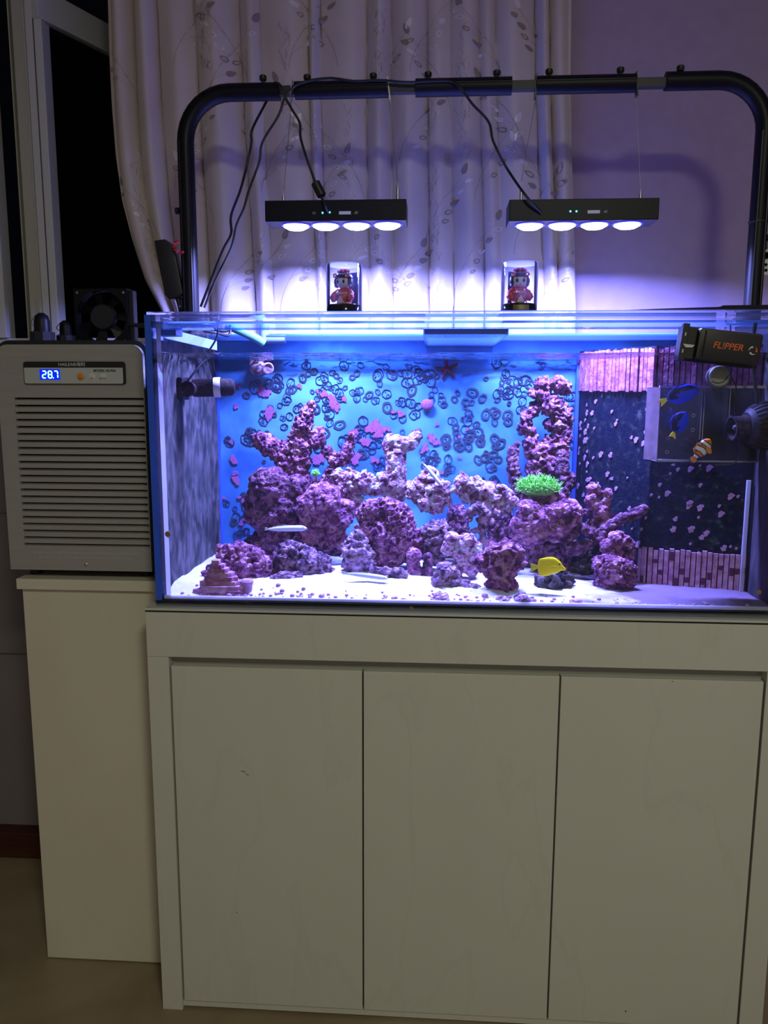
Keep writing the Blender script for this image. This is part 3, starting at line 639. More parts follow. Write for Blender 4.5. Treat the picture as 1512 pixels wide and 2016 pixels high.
def rock(label, Y, blobs, mt='mauve', style='rough', vox=.0020, name='live_rock', squash=1.0):
    b = bmesh.new(); k = SC(Y)
    full = [tuple(blobs[0])]
    for q0, q1 in zip(blobs, blobs[1:]):
        if math.hypot(q0[0] - q1[0], q0[1] - q1[1]) < 1.1 * (q0[2] + q1[2]): full.append(((q0[0] + q1[0]) / 2, (q0[1] + q1[1]) / 2, (q0[2] + q1[2]) / 2 * .97))
        full.append(tuple(q1))
    for t in full:
        px, py, r = t[:3]; yy = Y + (t[3] if len(t) > 3 else 0); c = P(px, py, yy); rr = r * k * 1.02
        bmesh.ops.create_icosphere(b, subdivisions=3, radius=1.0, matrix=Matrix.Translation(c) @ Matrix.Diagonal((rr, rr * squash, rr, 1)))
    me = bpy.data.meshes.new('tmp'); b.to_mesh(me); b.free(); o = bpy.data.objects.new('tmp', me); col.objects.link(o)
    md = o.modifiers.new('r', 'REMESH'); md.mode = 'VOXEL'; md.voxel_size = vox
    me2 = bpy.data.meshes.new_from_object(o.evaluated_get(bpy.context.evaluated_depsgraph_get())); bpy.data.objects.remove(o); bpy.data.meshes.remove(me)
    a1, s1, a2, s2, a3, s3, kn, ks, pit_, ps = STY[style]; N_ = [v.normal.copy() for v in me2.vertices]
    for v, n_ in zip(me2.vertices, N_):
        p = v.co; d = a1 * noise.noise(p * s1) + a2 * (abs(noise.noise(p * s2 + Vector((5, 1, 7)))) * 2.2 - .42) + a3 * noise.noise(p * s3)
        if kn:
            f = noise.voronoi(p * ks)[0]; d += kn * (0.45 - f[0]) if kn > 0 else -kn * (min(f[1] - f[0], .45) * -1.6 + .35)
        if pit_:
            h = noise.noise(p * ps + Vector((9, 3, 1)))
            if h > .12: d -= pit_ * min(1, (h - .12) * 4.5)
        co = p + n_ * d
        if co.y > IY1 - .003: co.y = IY1 - .003
        if co.y < IY0 + .003: co.y = IY0 + .003
        if co.z < IZ0 + .003: co.z = IZ0 + .003
        v.co = co
    me2.materials.clear(); me2.materials.append(RM[mt]); me2.name = name
    for p in me2.polygons: p.use_smooth = True
    bs = base_of([v.co for v in me2.vertices]); me2.transform(Matrix.Translation(-bs)); me2.update()
    return tag(place(name, me2, bs), label, 'rock', 'live rocks in the aquarium')


rock('pitted purple rock low in the left front, behind the stepped stone', .16, [(442, 1092, 20), (475, 1108, 40), (510, 1125, 34), (430, 1140, 32), (475, 1140, 32), (500, 1098, 22), (505, 1150, 20)], 'mauve', 'rough')
rock('rounded rock on the sand below the long white goby', .18, [(575, 1100, 36), (625, 1112, 29), (600, 1120, 33), (640, 1128, 18), (560, 1128, 20)], 'grey', 'rough')
rock('small lumpy rock on the sand at the foot of the goby rock', .12, [(545, 1142, 14), (565, 1138, 16), (585, 1140, 14), (600, 1146, 8)], 'grey', 'knob')
rock('large dark overhanging rock at the left of the reef', .29, [(530, 958, 42), (518, 1008, 38), (560, 1005, 40), (545, 1048, 38), (582, 962, 28), (500, 990, 22), (520, 1085, 30), (570, 1080, 30)], 'dark', 'knob')
rock('knobbly bright-topped rock beside the dark overhang', .26, [(635, 988, 40), (668, 1018, 28), (620, 1035, 32), (658, 1045, 24), (605, 1062, 26), (668, 1062, 20), (610, 1000, 30), (685, 1000, 16), (640, 1065, 22)], 'mauve', 'knob')
rock('branching rock with a dark hollow trunk rising at the left', .34, [(614, 797, 9), (603, 814, 14), (598, 836, 18), (582, 858, 13), (622, 868, 17), (630, 850, 10), (592, 878, 22), (590, 905, 23), (586, 932, 22), (596, 955, 22), (515, 868, 17), (535, 880, 19), (552, 896, 17), (563, 880, 14), (503, 862, 9), (560, 915, 16), (645, 890, 12), (658, 903, 14), (674, 904, 15), (686, 888, 12), (691, 870, 9), (692, 855, 8), (656, 928, 14), (645, 955, 18), (664, 948, 14), (625, 960, 18)], 'mauve', 'fine')
rock('pale sunlit-looking rock at mid height joining branches and cactus shape', .32, [(684, 955, 26), (664, 938, 14), (718, 950, 24), (740, 958, 18), (697, 985, 17), (755, 945, 16), (690, 930, 10)], 'pale', 'rough')
rock('cactus-shaped pale rock standing in the middle of the reef', .33, [(820, 860, 13), (808, 872, 15), (793, 876, 17), (770, 870, 15), (762, 880, 10), (780, 898, 21), (780, 925, 21), (774, 948, 22), (790, 962, 18), (780, 975, 18), (755, 962, 14)], 'pale', 'smooth')
rock('round-ended rock right of the cactus shape, over a blue gap', .31, [(845, 938, 18), (832, 958, 19), (862, 964, 22), (855, 990, 22), (842, 985, 22), (812, 965, 15), (875, 985, 14)], 'pale', 'rough')
rock('honeycombed purple rock low in the centre of the reef', .22, [(735, 1008, 26), (760, 1000, 22), (782, 1022, 32), (790, 1060, 36), (750, 1050, 36), (818, 1062, 22), (735, 1035, 28), (775, 1088, 26), (745, 1088, 24), (806, 1090, 20), (722, 1066, 20), (720, 1015, 18)], 'mauve', 'porous', .0018)
rock('small pointed rock on the sand left of the honeycombed rock', .18, [(700, 1088, 30), (702, 1058, 16), (695, 1108, 24), (720, 1102, 20), (701, 1040, 9)], 'lilac', 'rough')
rock('flat knobbly slab lying on the sand in the centre', .13, [(738, 1124, 10), (758, 1126, 11), (780, 1128, 12), (797, 1132, 8)], 'grey', 'knob', .002)
rock('short hollow tube rock left of the other tube', .17, [(815, 1092, 15), (815, 1110, 14), (816, 1126, 14)], 'mauve', 'smooth', .0018)
rock('short hollow tube rock right of the other tube', .17, [(842, 1098, 11), (842, 1112, 11), (842, 1128, 12)], 'dark', 'smooth', .0018)
rock('greyish round rock right of the honeycombed rock', .22, [(862, 1050, 26), (850, 1072, 24), (880, 1062, 20), (845, 1045, 16), (860, 1090, 20)], 'grey', 'fine')
rock('smooth rock with two white-lit humps in front of the reef', .17, [(890, 1062, 15), (880, 1082, 13), (920, 1068, 20), (936, 1080, 14), (905, 1088, 17), (912, 1106, 18), (928, 1118, 16), (925, 1095, 14), (900, 1120, 16)], 'pale', 'smooth')
rock('broad white-topped rock right of the centre', .29, [(910, 950, 18), (898, 962, 13), (935, 958, 19), (960, 968, 21), (982, 980, 17), (942, 983, 18), (970, 1000, 19), (920, 978, 14), (995, 1000, 14)], 'pale', 'rough')
rock('thin arched rock below the broad white-topped one', .23, [(930, 1008, 10), (942, 1000, 12), (958, 1010, 12), (948, 1026, 9), (950, 1042, 9), (952, 1060, 9), (952, 1076, 8), (925, 1022, 7), (918, 1036, 7), (972, 1078, 9), (990, 1076, 8), (968, 1028, 7), (935, 1045, 8)], 'grey', 'knob', .002)
rock('dark rock behind the thin arch, partly standing in for shade', .36, [(900, 1015, 22), (895, 1045, 24), (915, 1075, 26), (985, 1030, 30), (1000, 1065, 34), (960, 1085, 30), (1015, 1105, 34), (975, 1110, 30)], 'dark', 'rough')  # partly rock, partly added dark lumps standing in for shade
rock('pink mushroom-shaped rock in front with a folded cap', .09, [(975, 1096, 24), (1002, 1090, 27), (950, 1106, 18), (1017, 1110, 18), (1000, 1116, 24), (972, 1115, 22), (985, 1140, 25), (995, 1152, 22), (968, 1152, 12), (985, 1172, 16), (1002, 1170, 13)], 'mauve', 'rough')
rock('pale lilac bumpy rock on the sand left of the mushroom rock', .09, [(872, 1125, 18), (862, 1145, 16), (893, 1128, 11), (880, 1148, 12), (902, 1146, 12), (922, 1154, 12), (942, 1162, 11), (862, 1166, 12), (960, 1168, 8)], 'lilac', 'knob', .0018)
rock('tall pink tower rock with a window hole', .37, [(1068, 758, 16), (1060, 774, 16), (1104, 757, 17), (1116, 766, 12), (1086, 757, 12), (1076, 790, 19), (1092, 802, 21), (1108, 822, 20), (1055, 802, 12), (1040, 822, 12), (1034, 842, 15), (1047, 856, 12), (1043, 872, 14), (1050, 892, 15), (1087, 835, 15), (1107, 846, 18), (1102, 870, 19), (1105, 892, 17), (1084, 868, 12), (1070, 886, 19), (1060, 910, 20), (1090, 912, 20), (1052, 932, 16), (1082, 938, 18), (1065, 960, 20), (1090, 965, 18)], 'mauve', 'rough')
rock('slim upright pillar rock left of the tower', .33, [(1011, 886, 11), (1009, 904, 13), (1011, 924, 13), (1014, 944, 14), (1018, 966, 15), (1019, 874, 6), (1025, 985, 14)], 'dark', 'smooth')
rock('slim upright pillar rock right of the tower', .33, [(1108, 896, 12), (1107, 918, 14), (1108, 942, 14), (1110, 966, 15), (1126, 938, 9), (1124, 955, 9), (1112, 985, 14)], 'dark', 'smooth')
rock('short stub rock with a white cut end left of the green coral', .28, [(985, 958, 7), (993, 964, 9), (1001, 975, 11), (1008, 988, 12)], 'pale', 'smooth', .002)
rock('layered ledge rock carrying the green coral', .25, [(1038, 986, 16), (1060, 984, 18), (1080, 984, 18), (1098, 978, 14), (1062, 1003, 18), (1085, 1000, 14), (1030, 998, 12)], 'mauve', 'knob', .0018)
rock('big knobbly purple rock below the green coral', .22, [(1040, 1006, 24), (1028, 1034, 26), (1065, 1022, 26), (1100, 1008, 22), (1126, 1004, 20), (1130, 1026, 18), (1060, 1050, 22), (1016, 1052, 14), (1090, 1046, 24), (1112, 1035, 20), (1040, 1060, 18)], 'mauve', 'knob')
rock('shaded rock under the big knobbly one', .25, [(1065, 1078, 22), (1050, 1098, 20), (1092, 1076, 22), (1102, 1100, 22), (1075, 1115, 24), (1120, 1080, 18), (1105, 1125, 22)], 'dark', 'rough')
rock('low mossy rock on the bottom under the yellow fish', .13, [(1090, 1138, 28), (1070, 1148, 20), (1112, 1143, 20), (1090, 1152, 20)], 'moss', 'rough')
rock('stacked knobbly rock pillar at the right of the reef', .24, [(1170, 964, 14), (1166, 984, 15), (1174, 1004, 16), (1154, 1008, 9), (1195, 970, 10), (1195, 990, 10), (1195, 1012, 11), (1190, 1034, 15), (1170, 1034, 16), (1180, 1055, 16)], 'mauve', 'knob', .0018)
rock('diagonal branch rock pointing up to the right', .22, [(1268, 1002, 10), (1256, 1008, 10), (1240, 1015, 10), (1223, 1022, 11), (1206, 1032, 12), (1190, 1044, 13), (1180, 1058, 14)], 'dark', 'smooth', .0018)
rock('lumpy rock with tufts below the diagonal branch', .20, [(1215, 1063, 20), (1235, 1070, 14), (1200, 1076, 18), (1238, 1090, 13), (1220, 1092, 18)], 'mauve', 'knob', .0018)
rock('round purple rock at the far right foot of the reef', .14, [(1205, 1125, 32), (1186, 1112, 20), (1235, 1120, 17), (1195, 1145, 24), (1238, 1140, 16), (1218, 1150, 16)], 'mauve', 'fine')
rock('dark crooked arm rock between knobbly rock and pillar', .21, [(1114, 1062, 11), (1130, 1050, 11), (1147, 1041, 11), (1163, 1050, 10), (1158, 1072, 10), (1140, 1080, 14), (1118, 1080, 14)], 'dark', 'smooth', .0018)
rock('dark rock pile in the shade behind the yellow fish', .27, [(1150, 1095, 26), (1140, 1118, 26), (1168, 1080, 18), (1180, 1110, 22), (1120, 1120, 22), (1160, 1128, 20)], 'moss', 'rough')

rock('added dark base rock standing in for shade behind the long goby', .38, [(515, 1082, 34), (565, 1086, 34), (615, 1086, 32), (665, 1088, 28)], 'dark', 'rough')  # added dark rocks standing in for the shade behind the reef foot
rock('added dark base rock standing in for shade behind the honeycombed rock', .37, [(720, 1088, 30), (770, 1090, 32), (820, 1086, 30), (868, 1086, 28)], 'dark', 'rough')
rock('added dark base rock standing in for shade behind the mossy one', .31, [(1045, 1095, 34), (1095, 1100, 32), (1140, 1098, 26)], 'dark', 'rough')

# stepped stone ornament in the left front corner
orn = thing('stepped_stone_ornament', tuple(P(440, 1185, .052)), 'pink terraced stone ornament in the left front corner of the tank', 'ornament')
rg = random.Random(5); steps = []
for i in range(11):
    f = i / 10; steps.append((372 + 44 * f ** .8, 502 - 70 * f ** 1.2, 1196 - 8.2 * i, 1186 - 8.2 * i))
for i, (x0, x1, y1, y0) in enumerate(steps):
    a, b = P(x0, y1, .052), P(x1, y0, .052); dpt = .022 - .0013 * i; n = 34; pts = []; ph = rg.random() * 6
    for k in range(n):
        an = 2 * math.pi * k / n; r = 1 + .07 * math.sin(3 * an + ph) + .06 * math.sin(7 * an + 2 * ph) + rg.uniform(-.07, .07); pts.append(((a.x + b.x) / 2 + (b.x - a.x) / 2 * r * math.copysign(abs(math.cos(an)) ** .6, math.cos(an)), min(.09, max(IY0 + .002, .056 + .004 * (i > 4) + dpt * r * math.copysign(abs(math.sin(an)) ** .6, math.sin(an))))))
    z0 = max(a.z, IZ0 + .002)
    if b.z > z0 + .002: build('terrace', MB().prism(pts, (0, 0, z0), X_, Y_, Z_, b.z - z0 + .0005), M['pinkslat'] if i % 3 else M['pinkalg'], orn, bev=.0012, smooth=True)
a = P(488, 1150, .06); build('side_tower', MB().lathe([(.011, 0), (.009, .02), (.010, .035), (.013, .042), (.010, .046)], (a.x, .056, a.z - .035), n=12), M['palepatch'], orn, smooth=True)
# rubble along the front glass
q = MB(); rg = random.Random(9)
for i in range(190):
    x = rg.uniform(IX0 + .03, IX1 - .04); y = IY0 + .006 + abs(rg.gauss(0, .012)); r = rg.uniform(.0015, .0045) * (1.6 if rg.random() < .08 else 1); q.sph((x, y, max(sand_z(x, y), IZ0 + .0015) + r * .3), r, r * .8, r * .7, 7, 5)
tag(build('coral_rubble', q, M['palepatch'], smooth=True), 'pinkish coral rubble strewn along the front glass', 'rubble', kind='stuff')
for px, py, r, lab in ((1030, 1188, 22, 'translucent round stone lying in front of the mushroom rock'), (990, 1190, 18, 'smaller round stone left of the other in front of the mushroom rock'), (868, 1180, 17, 'round pale stone below the lilac bumpy rock'), (1122, 1192, 12, 'small pointed stone on the sand at the front right')):
    rock(lab, .048, [(px, py, r), (px + 4, py + 4, r * .8)] if r > 12 else [(px, py - 8, 3), (px, py - 3, 6), (px, py + 4, 9)], 'lilac', 'smooth', .0016, 'front_stone')

# ------------------------------------------------------------------ corals
def polyps(label, c, rx, ry, rz, n, ln, seed, name):
    t = thing(name, tuple(Vector(c) - Vector((0, 0, rz))), label, 'coral'); rg = random.Random(seed)
    build('coral_mat', MB().sph(c, rx, ry, rz, 20, 12), M['coral_g'], t, smooth=True); q = MB()
    for _ in range(n):
        f = rg.random() * 6.283; z = rg.uniform(-.15, 1); r = math.sqrt(max(0, 1 - z * z)); d = Vector((rx * r * math.cos(f), ry * r * math.sin(f), rz * z)); p = Vector(c) + d * .96
        u = Vector((d.x / rx ** 2, d.y / ry ** 2, d.z / rz ** 2)).normalized(); side = Vector((rg.gauss(0, 1), rg.gauss(0, 1), rg.gauss(0, 1))) * .5
        L = ln * rg.uniform(.6, 1.3); q.tube([p, p + u * L * .6 + side * L * .2, p + u * L + side * L * .7 + Vector((0, 0, .2 * L))], [.0011, .0010, .0007], 5)
    tag(build('polyp_tentacles', q, M['coral_g'], t, smooth=True), kind='stuff')


polyps('bright green star polyp coral mound on the ledge rock', P(1060, 962, .245), .040, .026, .019, 900, .008, 2, 'green_coral')
polyps('tiny green polyp coral among the branches at the left', P(621, 934, .318), .006, .005, .007, 90, .004, 4, 'small_green_coral')

# ------------------------------------------------------------------ fish
def fish_body(name, st_, fcol, root, n=28, sub=4, wmax=.16, pw=2.0):
    """lofted body: stations (x, top, bottom, halfwidth) -> one closed mesh with a painted skin"""
    S = []
    for i in range(len(st_) - 1):
        p0, p1, p2, p3 = (Vector(st_[max(0, min(len(st_) - 1, i + k))]) for k in (-1, 0, 1, 2))
        for j in range(sub):
            t = j / sub; S.append(0.5 * ((2 * p1) + (p2 - p0) * t + (2 * p0 - 5 * p1 + 4 * p2 - p3) * t * t + (3 * p1 - p0 - 3 * p2 + p3) * t ** 3))
    S.append(Vector(st_[-1])); q = MB(); vs = []
    for x, zt_, zb, hw in S:
        c, h = (zt_ + zb) / 2, (zt_ - zb) / 2
        for j in range(n):
            a = 2 * math.pi * j / n; s_ = math.sin(a); co_ = math.cos(a); vs.append((x, hw * math.copysign(abs(co_) ** 1.3, co_), c + h * s_))
    k = len(S); q.add(vs, [(i * n + j, i * n + (j + 1) % n, (i + 1) * n + (j + 1) % n, (i + 1) * n + j) for i in range(k - 1) for j in range(n)] + [tuple(range(n))[::-1], tuple((k - 1) * n + j for j in range(n))])
    o = build(name, q, M['fish'], root, smooth=True, local=True); me = o.data; b = WB[o.name]
    ca = me.color_attributes.new('Col', 'FLOAT_COLOR', 'POINT')
    for v, d in zip(me.vertices, ca.data): p = v.co + b; d.color = (*fcol(p.x, p.z), 1)
    return o


def fin(name, pts, root, m, th=.0008, y=0.0): return build(name, MB().prism(pts, (0, y - th / 2, 0), X_, Z_, Y_, th), m, root, local=True)


def colored(o, fcol):
    b = WB[o.name]; ca = o.data.color_attributes.new('Col', 'FLOAT_COLOR', 'POINT')
    for v, d in zip(o.data.vertices, ca.data): p = v.co + b; d.color = (*fcol(p.x, p.z), 1)


def eyes(root, x, z, y, r):
    for s_ in (-1, 1): build('eye', MB().sph((x, s_ * y, z), r, r * .6, r, 10, 8), M['eye'], root, smooth=True, local=True)


def aim(px, py, Y, ang, yaw=0.0):   # heading angle in the picture plane (0 = right, 90 = up)
    return P(px, py, Y), (Matrix.Rotation(yaw, 3, 'Z') @ Matrix.Rotation(-R(ang), 3, 'Y')).to_euler()


# yellow tang
k = SC(.075) / 12.6; Yl = lambda pts: [((x - 800) * k, (445 - y) * k) for x, y in pts]
loc, rot = aim(1083.5, 1115.5, .075, 0); t = thing('yellow_tang', loc, 'bright yellow disc-shaped tang swimming low at the right of the reef', 'fish', rot=rot)
stn = [(488, 420, 490, 10), (505, 300, 590, 16), (535, 255, 655, 24), (580, 238, 685, 34), (650, 222, 690, 44), (740, 203, 678, 52), (850, 203, 645, 56), (930, 228, 628, 54), (990, 275, 600, 48), (1050, 325, 555, 38), (1090, 395, 540, 28), (1140, 450, 540, 18), (1175, 475, 525, 10), (1186, 490, 512, 5)]
yc = lambda x, z: (1.0, 0.84, 0.0) if z > -.012 or x < .004 or x > .018 else (0.88, .80, .35)
fish_body('body', [((a - 800) * k, (445 - b) * k, (445 - c) * k, d * k) for a, b, c, d in stn], yc, t)
fin('tail_fin', Yl([(540, 430), (440, 405), (330, 370), (308, 400), (322, 480), (320, 540), (345, 585), (440, 520), (540, 475)]), t, mat('yellow_green_tail', (.74, .70, .01), .5))
fin('pectoral_fin', Yl([(930, 430), (860, 420), (780, 440), (800, 470), (880, 465)]), t, M['yellow'], y=-.0060)
eyes(t, (1018 - 800) * k, (445 - 375) * k, 42 * k, 20 * k)


# two blue tangs
def blue_tang(px, py, ang, L, H, lab, yaw=0.0):
    loc, rot = aim(px, py, .07, ang, yaw); t = thing('blue_tang', loc, lab, 'fish', 'blue tangs by the breeding box', rot=rot); k = SC(.07) * L
    stn = [(-.5, .04, -.04, .02), (-.46, .09, -.10, .03), (-.36, .22, -.24, .06), (-.2, .36, -.37, .09), (0, .43, -.44, .11), (.2, .39, -.40, .11), (.36, .26, -.28, .09), (.45, .13, -.16, .05), (.5, .02, -.06, .02)]

    def f(x, z):
        x, z = x / k, z / (k * H)
        zz = z - .10; band = abs(zz - .12 * math.cos((x + .05) * 3)) < .13 - .10 * max(0, x - .1) and -.47 < x < .36
        hole = (x + .02) ** 2 / .045 + (z - .02) ** 2 / .012 < 1
        low = -.42 < x < -.05 and -.12 < z < .12
        edge = z > .36 - .9 * max(0, abs(x) - .12)
        if (band or low) and not hole: return (.004, .004, .03)
        if edge: return (.010, .016, .30)
        return (.012, .045, 1.0)
    fish_body('body', [(a * k, b * k * H, c * k * H, d * k) for a, b, c, d in stn], f, t, n=40, sub=7)
    fin('tail_fin', [(-.47 * k, .05 * k * H), (-.60 * k, .10 * k * H), (-.74 * k, .10 * k * H), (-.68 * k, -.06 * k * H), (-.72 * k, -.26 * k * H), (-.58 * k, -.16 * k * H), (-.47 * k, -.05 * k * H)], t, M['yellow'])
    bl = mat('blue_fin', (.006, .02, .45), .5)
    fin('dorsal_fin', [(.3 * k, .30 * k * H), (.1 * k, .47 * k * H), (-.15 * k, .46 * k * H), (-.42 * k, .22 * k * H), (-.3 * k, .2 * k * H), (0, .3 * k * H)], t, bl)
    fin('anal_fin', [(.1 * k, -.34 * k * H), (-.1 * k, -.49 * k * H), (-.3 * k, -.40 * k * H), (-.43 * k, -.18 * k * H), (-.2 * k, -.25 * k * H)], t, bl)
    eyes(t, .40 * k, .08 * k * H, .066 * k, .025 * k)


blue_tang(1344, 775, 20, 62, .62, 'blue tang with yellow tail, the upper of two, facing right')
blue_tang(1338, 831, 62, 44, .86, 'blue tang with yellow tail, the lower of two, nose up', .15)
# clownfish
loc, rot = aim(1383, 883, .06, 53); t = thing('clownfish', loc, 'orange clownfish with white bands in front of the breeding box', 'fish', rot=rot); k = SC(.06) * 44
stn = [(-.5, .09, -.09, .03), (-.42, .10, -.11, .04), (-.3, .20, -.20, .07), (-.12, .27, -.27, .10), (.1, .27, -.28, .12), (.28, .24, -.24, .12), (.42, .16, -.15, .09), (.5, .04, -.04, .03)]


def clown(x, z):
    x, z = x / k, z / k
    for c0, w_ in ((.23 + .12 * z * z, .06), (-.06 - .25 * abs(z), .09), (-.43, .05)):
        d = abs(x - c0)
        if d < w_: return (.80, .80, .84)
        if d < w_ + .045: return (.01, .006, .01)
    return (.78, .22, .01) if z < .1 else (.66, .13, .01)


fish_body('body', [(a * k, b * k, c * k, d * k) for a, b, c, d in stn], clown, t, n=36, sub=10)
of, bf = mat('orange_fin', (.78, .24, .01), .5), mat('black_fin_edge', (.01, .006, .01), .5)
fin('tail_fin', [(-.48 * k, .09 * k), (-.60 * k, .15 * k), (-.72 * k, .10 * k), (-.75 * k, 0), (-.72 * k, -.1 * k), (-.60 * k, -.15 * k), (-.48 * k, -.09 * k)], t, of)
fin('tail_edge', [(-.60 * k, .17 * k), (-.73 * k, .13 * k), (-.79 * k, 0), (-.73 * k, -.13 * k), (-.60 * k, -.17 * k), (-.70 * k, -.1 * k), (-.735 * k, 0), (-.70 * k, .1 * k)], t, bf, .0012)
fin('dorsal_fin', [(.2 * k, .22 * k), (.05 * k, .34 * k), (-.1 * k, .30 * k), (-.25 * k, .33 * k), (-.36 * k, .16 * k)], t, of)
fin('pectoral_fin', [(.18 * k, -.04 * k), (.02 * k, -.12 * k), (-.04 * k, -.32 * k), (.08 * k, -.40 * k), (.2 * k, -.25 * k)], t, of, .001, -.0055)
fin('anal_fin', [(-.1 * k, -.22 * k), (-.22 * k, -.34 * k), (-.36 * k, -.14 * k)], t, bf)
eyes(t, .40 * k, .05 * k, .088 * k, .03 * k)
# white gobies
for px, py, Y, ang, L, h_, lab in ((566, 1041, .15, 2, 78, 12, 'slender white goby hovering before the dark overhanging rock'), (723, 1134, .085, -6, 84, 10, 'slender white goby lying on the sand in the centre'), (851, 934, .265, -50, 55, 8, 'small white fish slanting down over the round-ended rock')):
    loc, rot = aim(px, py, Y, ang); t = thing('white_goby', loc, lab, 'fish', 'white gobies', rot=rot); k = SC(Y); hk = h_ * k / 2; L_ = L * k
    stn = [(-.5, .25, -.25, .10), (-.42, .45, -.55, .3), (-.2, .8, -.9, .55), (.1, 1.0, -1.0, .8), (.35, 1.0, -.95, .85), (.46, .6, -.6, .6), (.5, .1, -.3, .2)]
    fish_body('body', [(a * L_, b * hk + .03 * L_ * (.25 - a * a), c * hk + .03 * L_ * (.25 - a * a), d * hk) for a, b, c, d in stn], lambda x, z: (.72, .76, .82), t, n=18)
    fin('tail_fin', [(-.48 * L_, .25 * hk), (-.58 * L_, .7 * hk), (-.6 * L_, -.5 * hk), (-.48 * L_, -.25 * hk)], t, M['gobyw'])
    fin('dorsal_fin', [(.15 * L_, 1.1 * hk), (-.1 * L_, 1.35 * hk), (-.4 * L_, .7 * hk), (-.3 * L_, .5 * hk)], t, M['gobyw'])
    eyes(t, .41 * L_, .35 * hk, .62 * hk, .22 * hk)

# starfish on the back pane
c = P(880, 727, IY1 - .006); k = SC(IY1); q = MB(); vs = [(c.x, IY1 - .009, c.z)]; n = 40
for i in range(n):
    a = 2 * math.pi * i / n + R(100); m_ = (math.cos(5 * (a - R(100))) + 1) / 2; r = (6 + 18 * m_ ** 2.2) * k * (1 + .08 * math.sin(a)); vs.append((c.x + r * math.cos(a), IY1 - .0048, c.z + r * math.sin(a)))
A = len(vs); vs += [(c.x + (v[0] - c.x) * .93, IY1 - .0012, c.z + (v[2] - c.z) * .93) for v in vs[1:]]
q.add(vs, [(0, 1 + i, 1 + (i + 1) % n) for i in range(n)] + [(1 + i, A + i, A + (i + 1) % n, 1 + (i + 1) % n) for i in range(n)] + [tuple(A + i for i in range(n))])
tag(build('starfish', q, M['star'], smooth=True), 'maroon five-armed starfish clinging high on the blue back pane', 'starfish')
# scallop-like shell stuck high on the back pane
c = P(514, 722, IY1 - .016); s_ = thing('encrusted_shell', tuple(c), 'encrusted shell stuck high on the left of the blue back pane', 'shell')
build('valve', MB().sph(c + Vector((-.008, 0, 0)), .022, .014, .020, 18, 12), M['scallop'], s_, smooth=True)
build('opening', MB().lathe([(.012, 0), (.014, .008), (.011, .010), (.008, .003)], c + Vector((.016, -.008, -.004)), (.5, -.8, 0), 18), M['scallop'], s_, smooth=True)
# snails
c = P(1415, 742, IY0 + .004); sn_ = thing('turbo_snail', tuple(c), 'grey snail foot pressed on the front glass under the magnet cleaner', 'snail')
build('shell', MB().lathe([(.020, .004), (.0215, .010), (.017, .020), (.008, .028), (.002, .03)], (c.x, IY0 + .001, c.z), (0, 1, -.15), 26), M['shell'], sn_, smooth=True)
build('foot', MB().lathe([(.016, 0), (.0185, .002), (.019, .005)], (c.x + .001, IY0 + .0004, c.z + .001), (0, 1, 0), 26), M['foot'], sn_, smooth=True)
build('foot_crease', MB().tube(smooth_path([(c.x - .013, IY0 + .0002, c.z - .007), (c.x - .004, IY0 + .0002, c.z - .011), (c.x + .008, IY0 + .0002, c.z - .008), (c.x + .016, IY0 + .0002, c.z + .003)]), .0009, 6), M['shell'], sn_)
for px, py, r, lab in ((1493, 1165, 5, 'brown snail on the front glass at the lower right corner'), (331, 1051, 6, 'ochre snail on the glass low at the left edge'), (810, 1196, 4, 'tiny ochre snail at the bottom of the front glass')):
    c = P(px, py, IY0 + .003); k = SC(IY0); tag(build('glass_snail', MB().lathe([(r * k, 0), (r * k * .95, .002), (r * k * .5, .005), (.0004, .007)], (c.x, IY0 + .0003, c.z), (0, 1, 0), 14), M['snailb'], smooth=True), lab, 'snail')

# ------------------------------------------------------------------ equipment in the tank
# left circulation pump on its magnet
c = P(378, 764, .16); cz = c.z
pu = thing('circulation_pump', (IX0, .17, cz - .02), 'encrusted brown circulation pump with pale band on the left pane', 'pump')
build('magnet_base', MB().prism([(.145, cz - .024), (.195, cz - .024), (.195, cz + .022), (.145, cz + .022)], (IX0 + .0012, 0, 0), Y_, Z_, X_, .012), M['pumpblack'], pu, bev=.004)
build('arm', MB().cyl((IX0 + .012, .17, cz), (c.x, .168, cz), .012), M['brownpump'], pu, smooth=True)
e = P(452, 763, .185)
bd_ = build('body', MB().lathe([(.010, 0), (.0175, .003), (.0185, .012), (.0185, .045), (.0195, .046), (.0195, .060), (.0185, .061), (.0175, .082), (.012, .088)], (c.x - .004, .168, cz), (e.x - c.x, .012, .002), 24), M['brownpump'], pu, smooth=True)
build('band', MB().lathe([(.0202, .046), (.0206, .048), (.0206, .058), (.0202, .060)], (c.x - .004, .168, cz), (e.x - c.x, .012, .002), 24), M['bandwhite'], bd_, smooth=True)
build('nozzle', MB().lathe([(.013, 0), (.014, .010), (.016, .018), (.013, .018), (.008, .010)], (c.x, .155, cz - .002), (-.15, -1, 0), 20), M['brownpump'], pu, smooth=True)
build('cable', MB().tube(smooth_path([(c.x - .012, .17, cz + .014), P(385, 730, .18), P(405, 705, .2), P(412, 690, .2), P(425, 668, .2), P(430, 645, .2), P(432, 630, .25)]), .0022, 8), M['rubber'], pu)
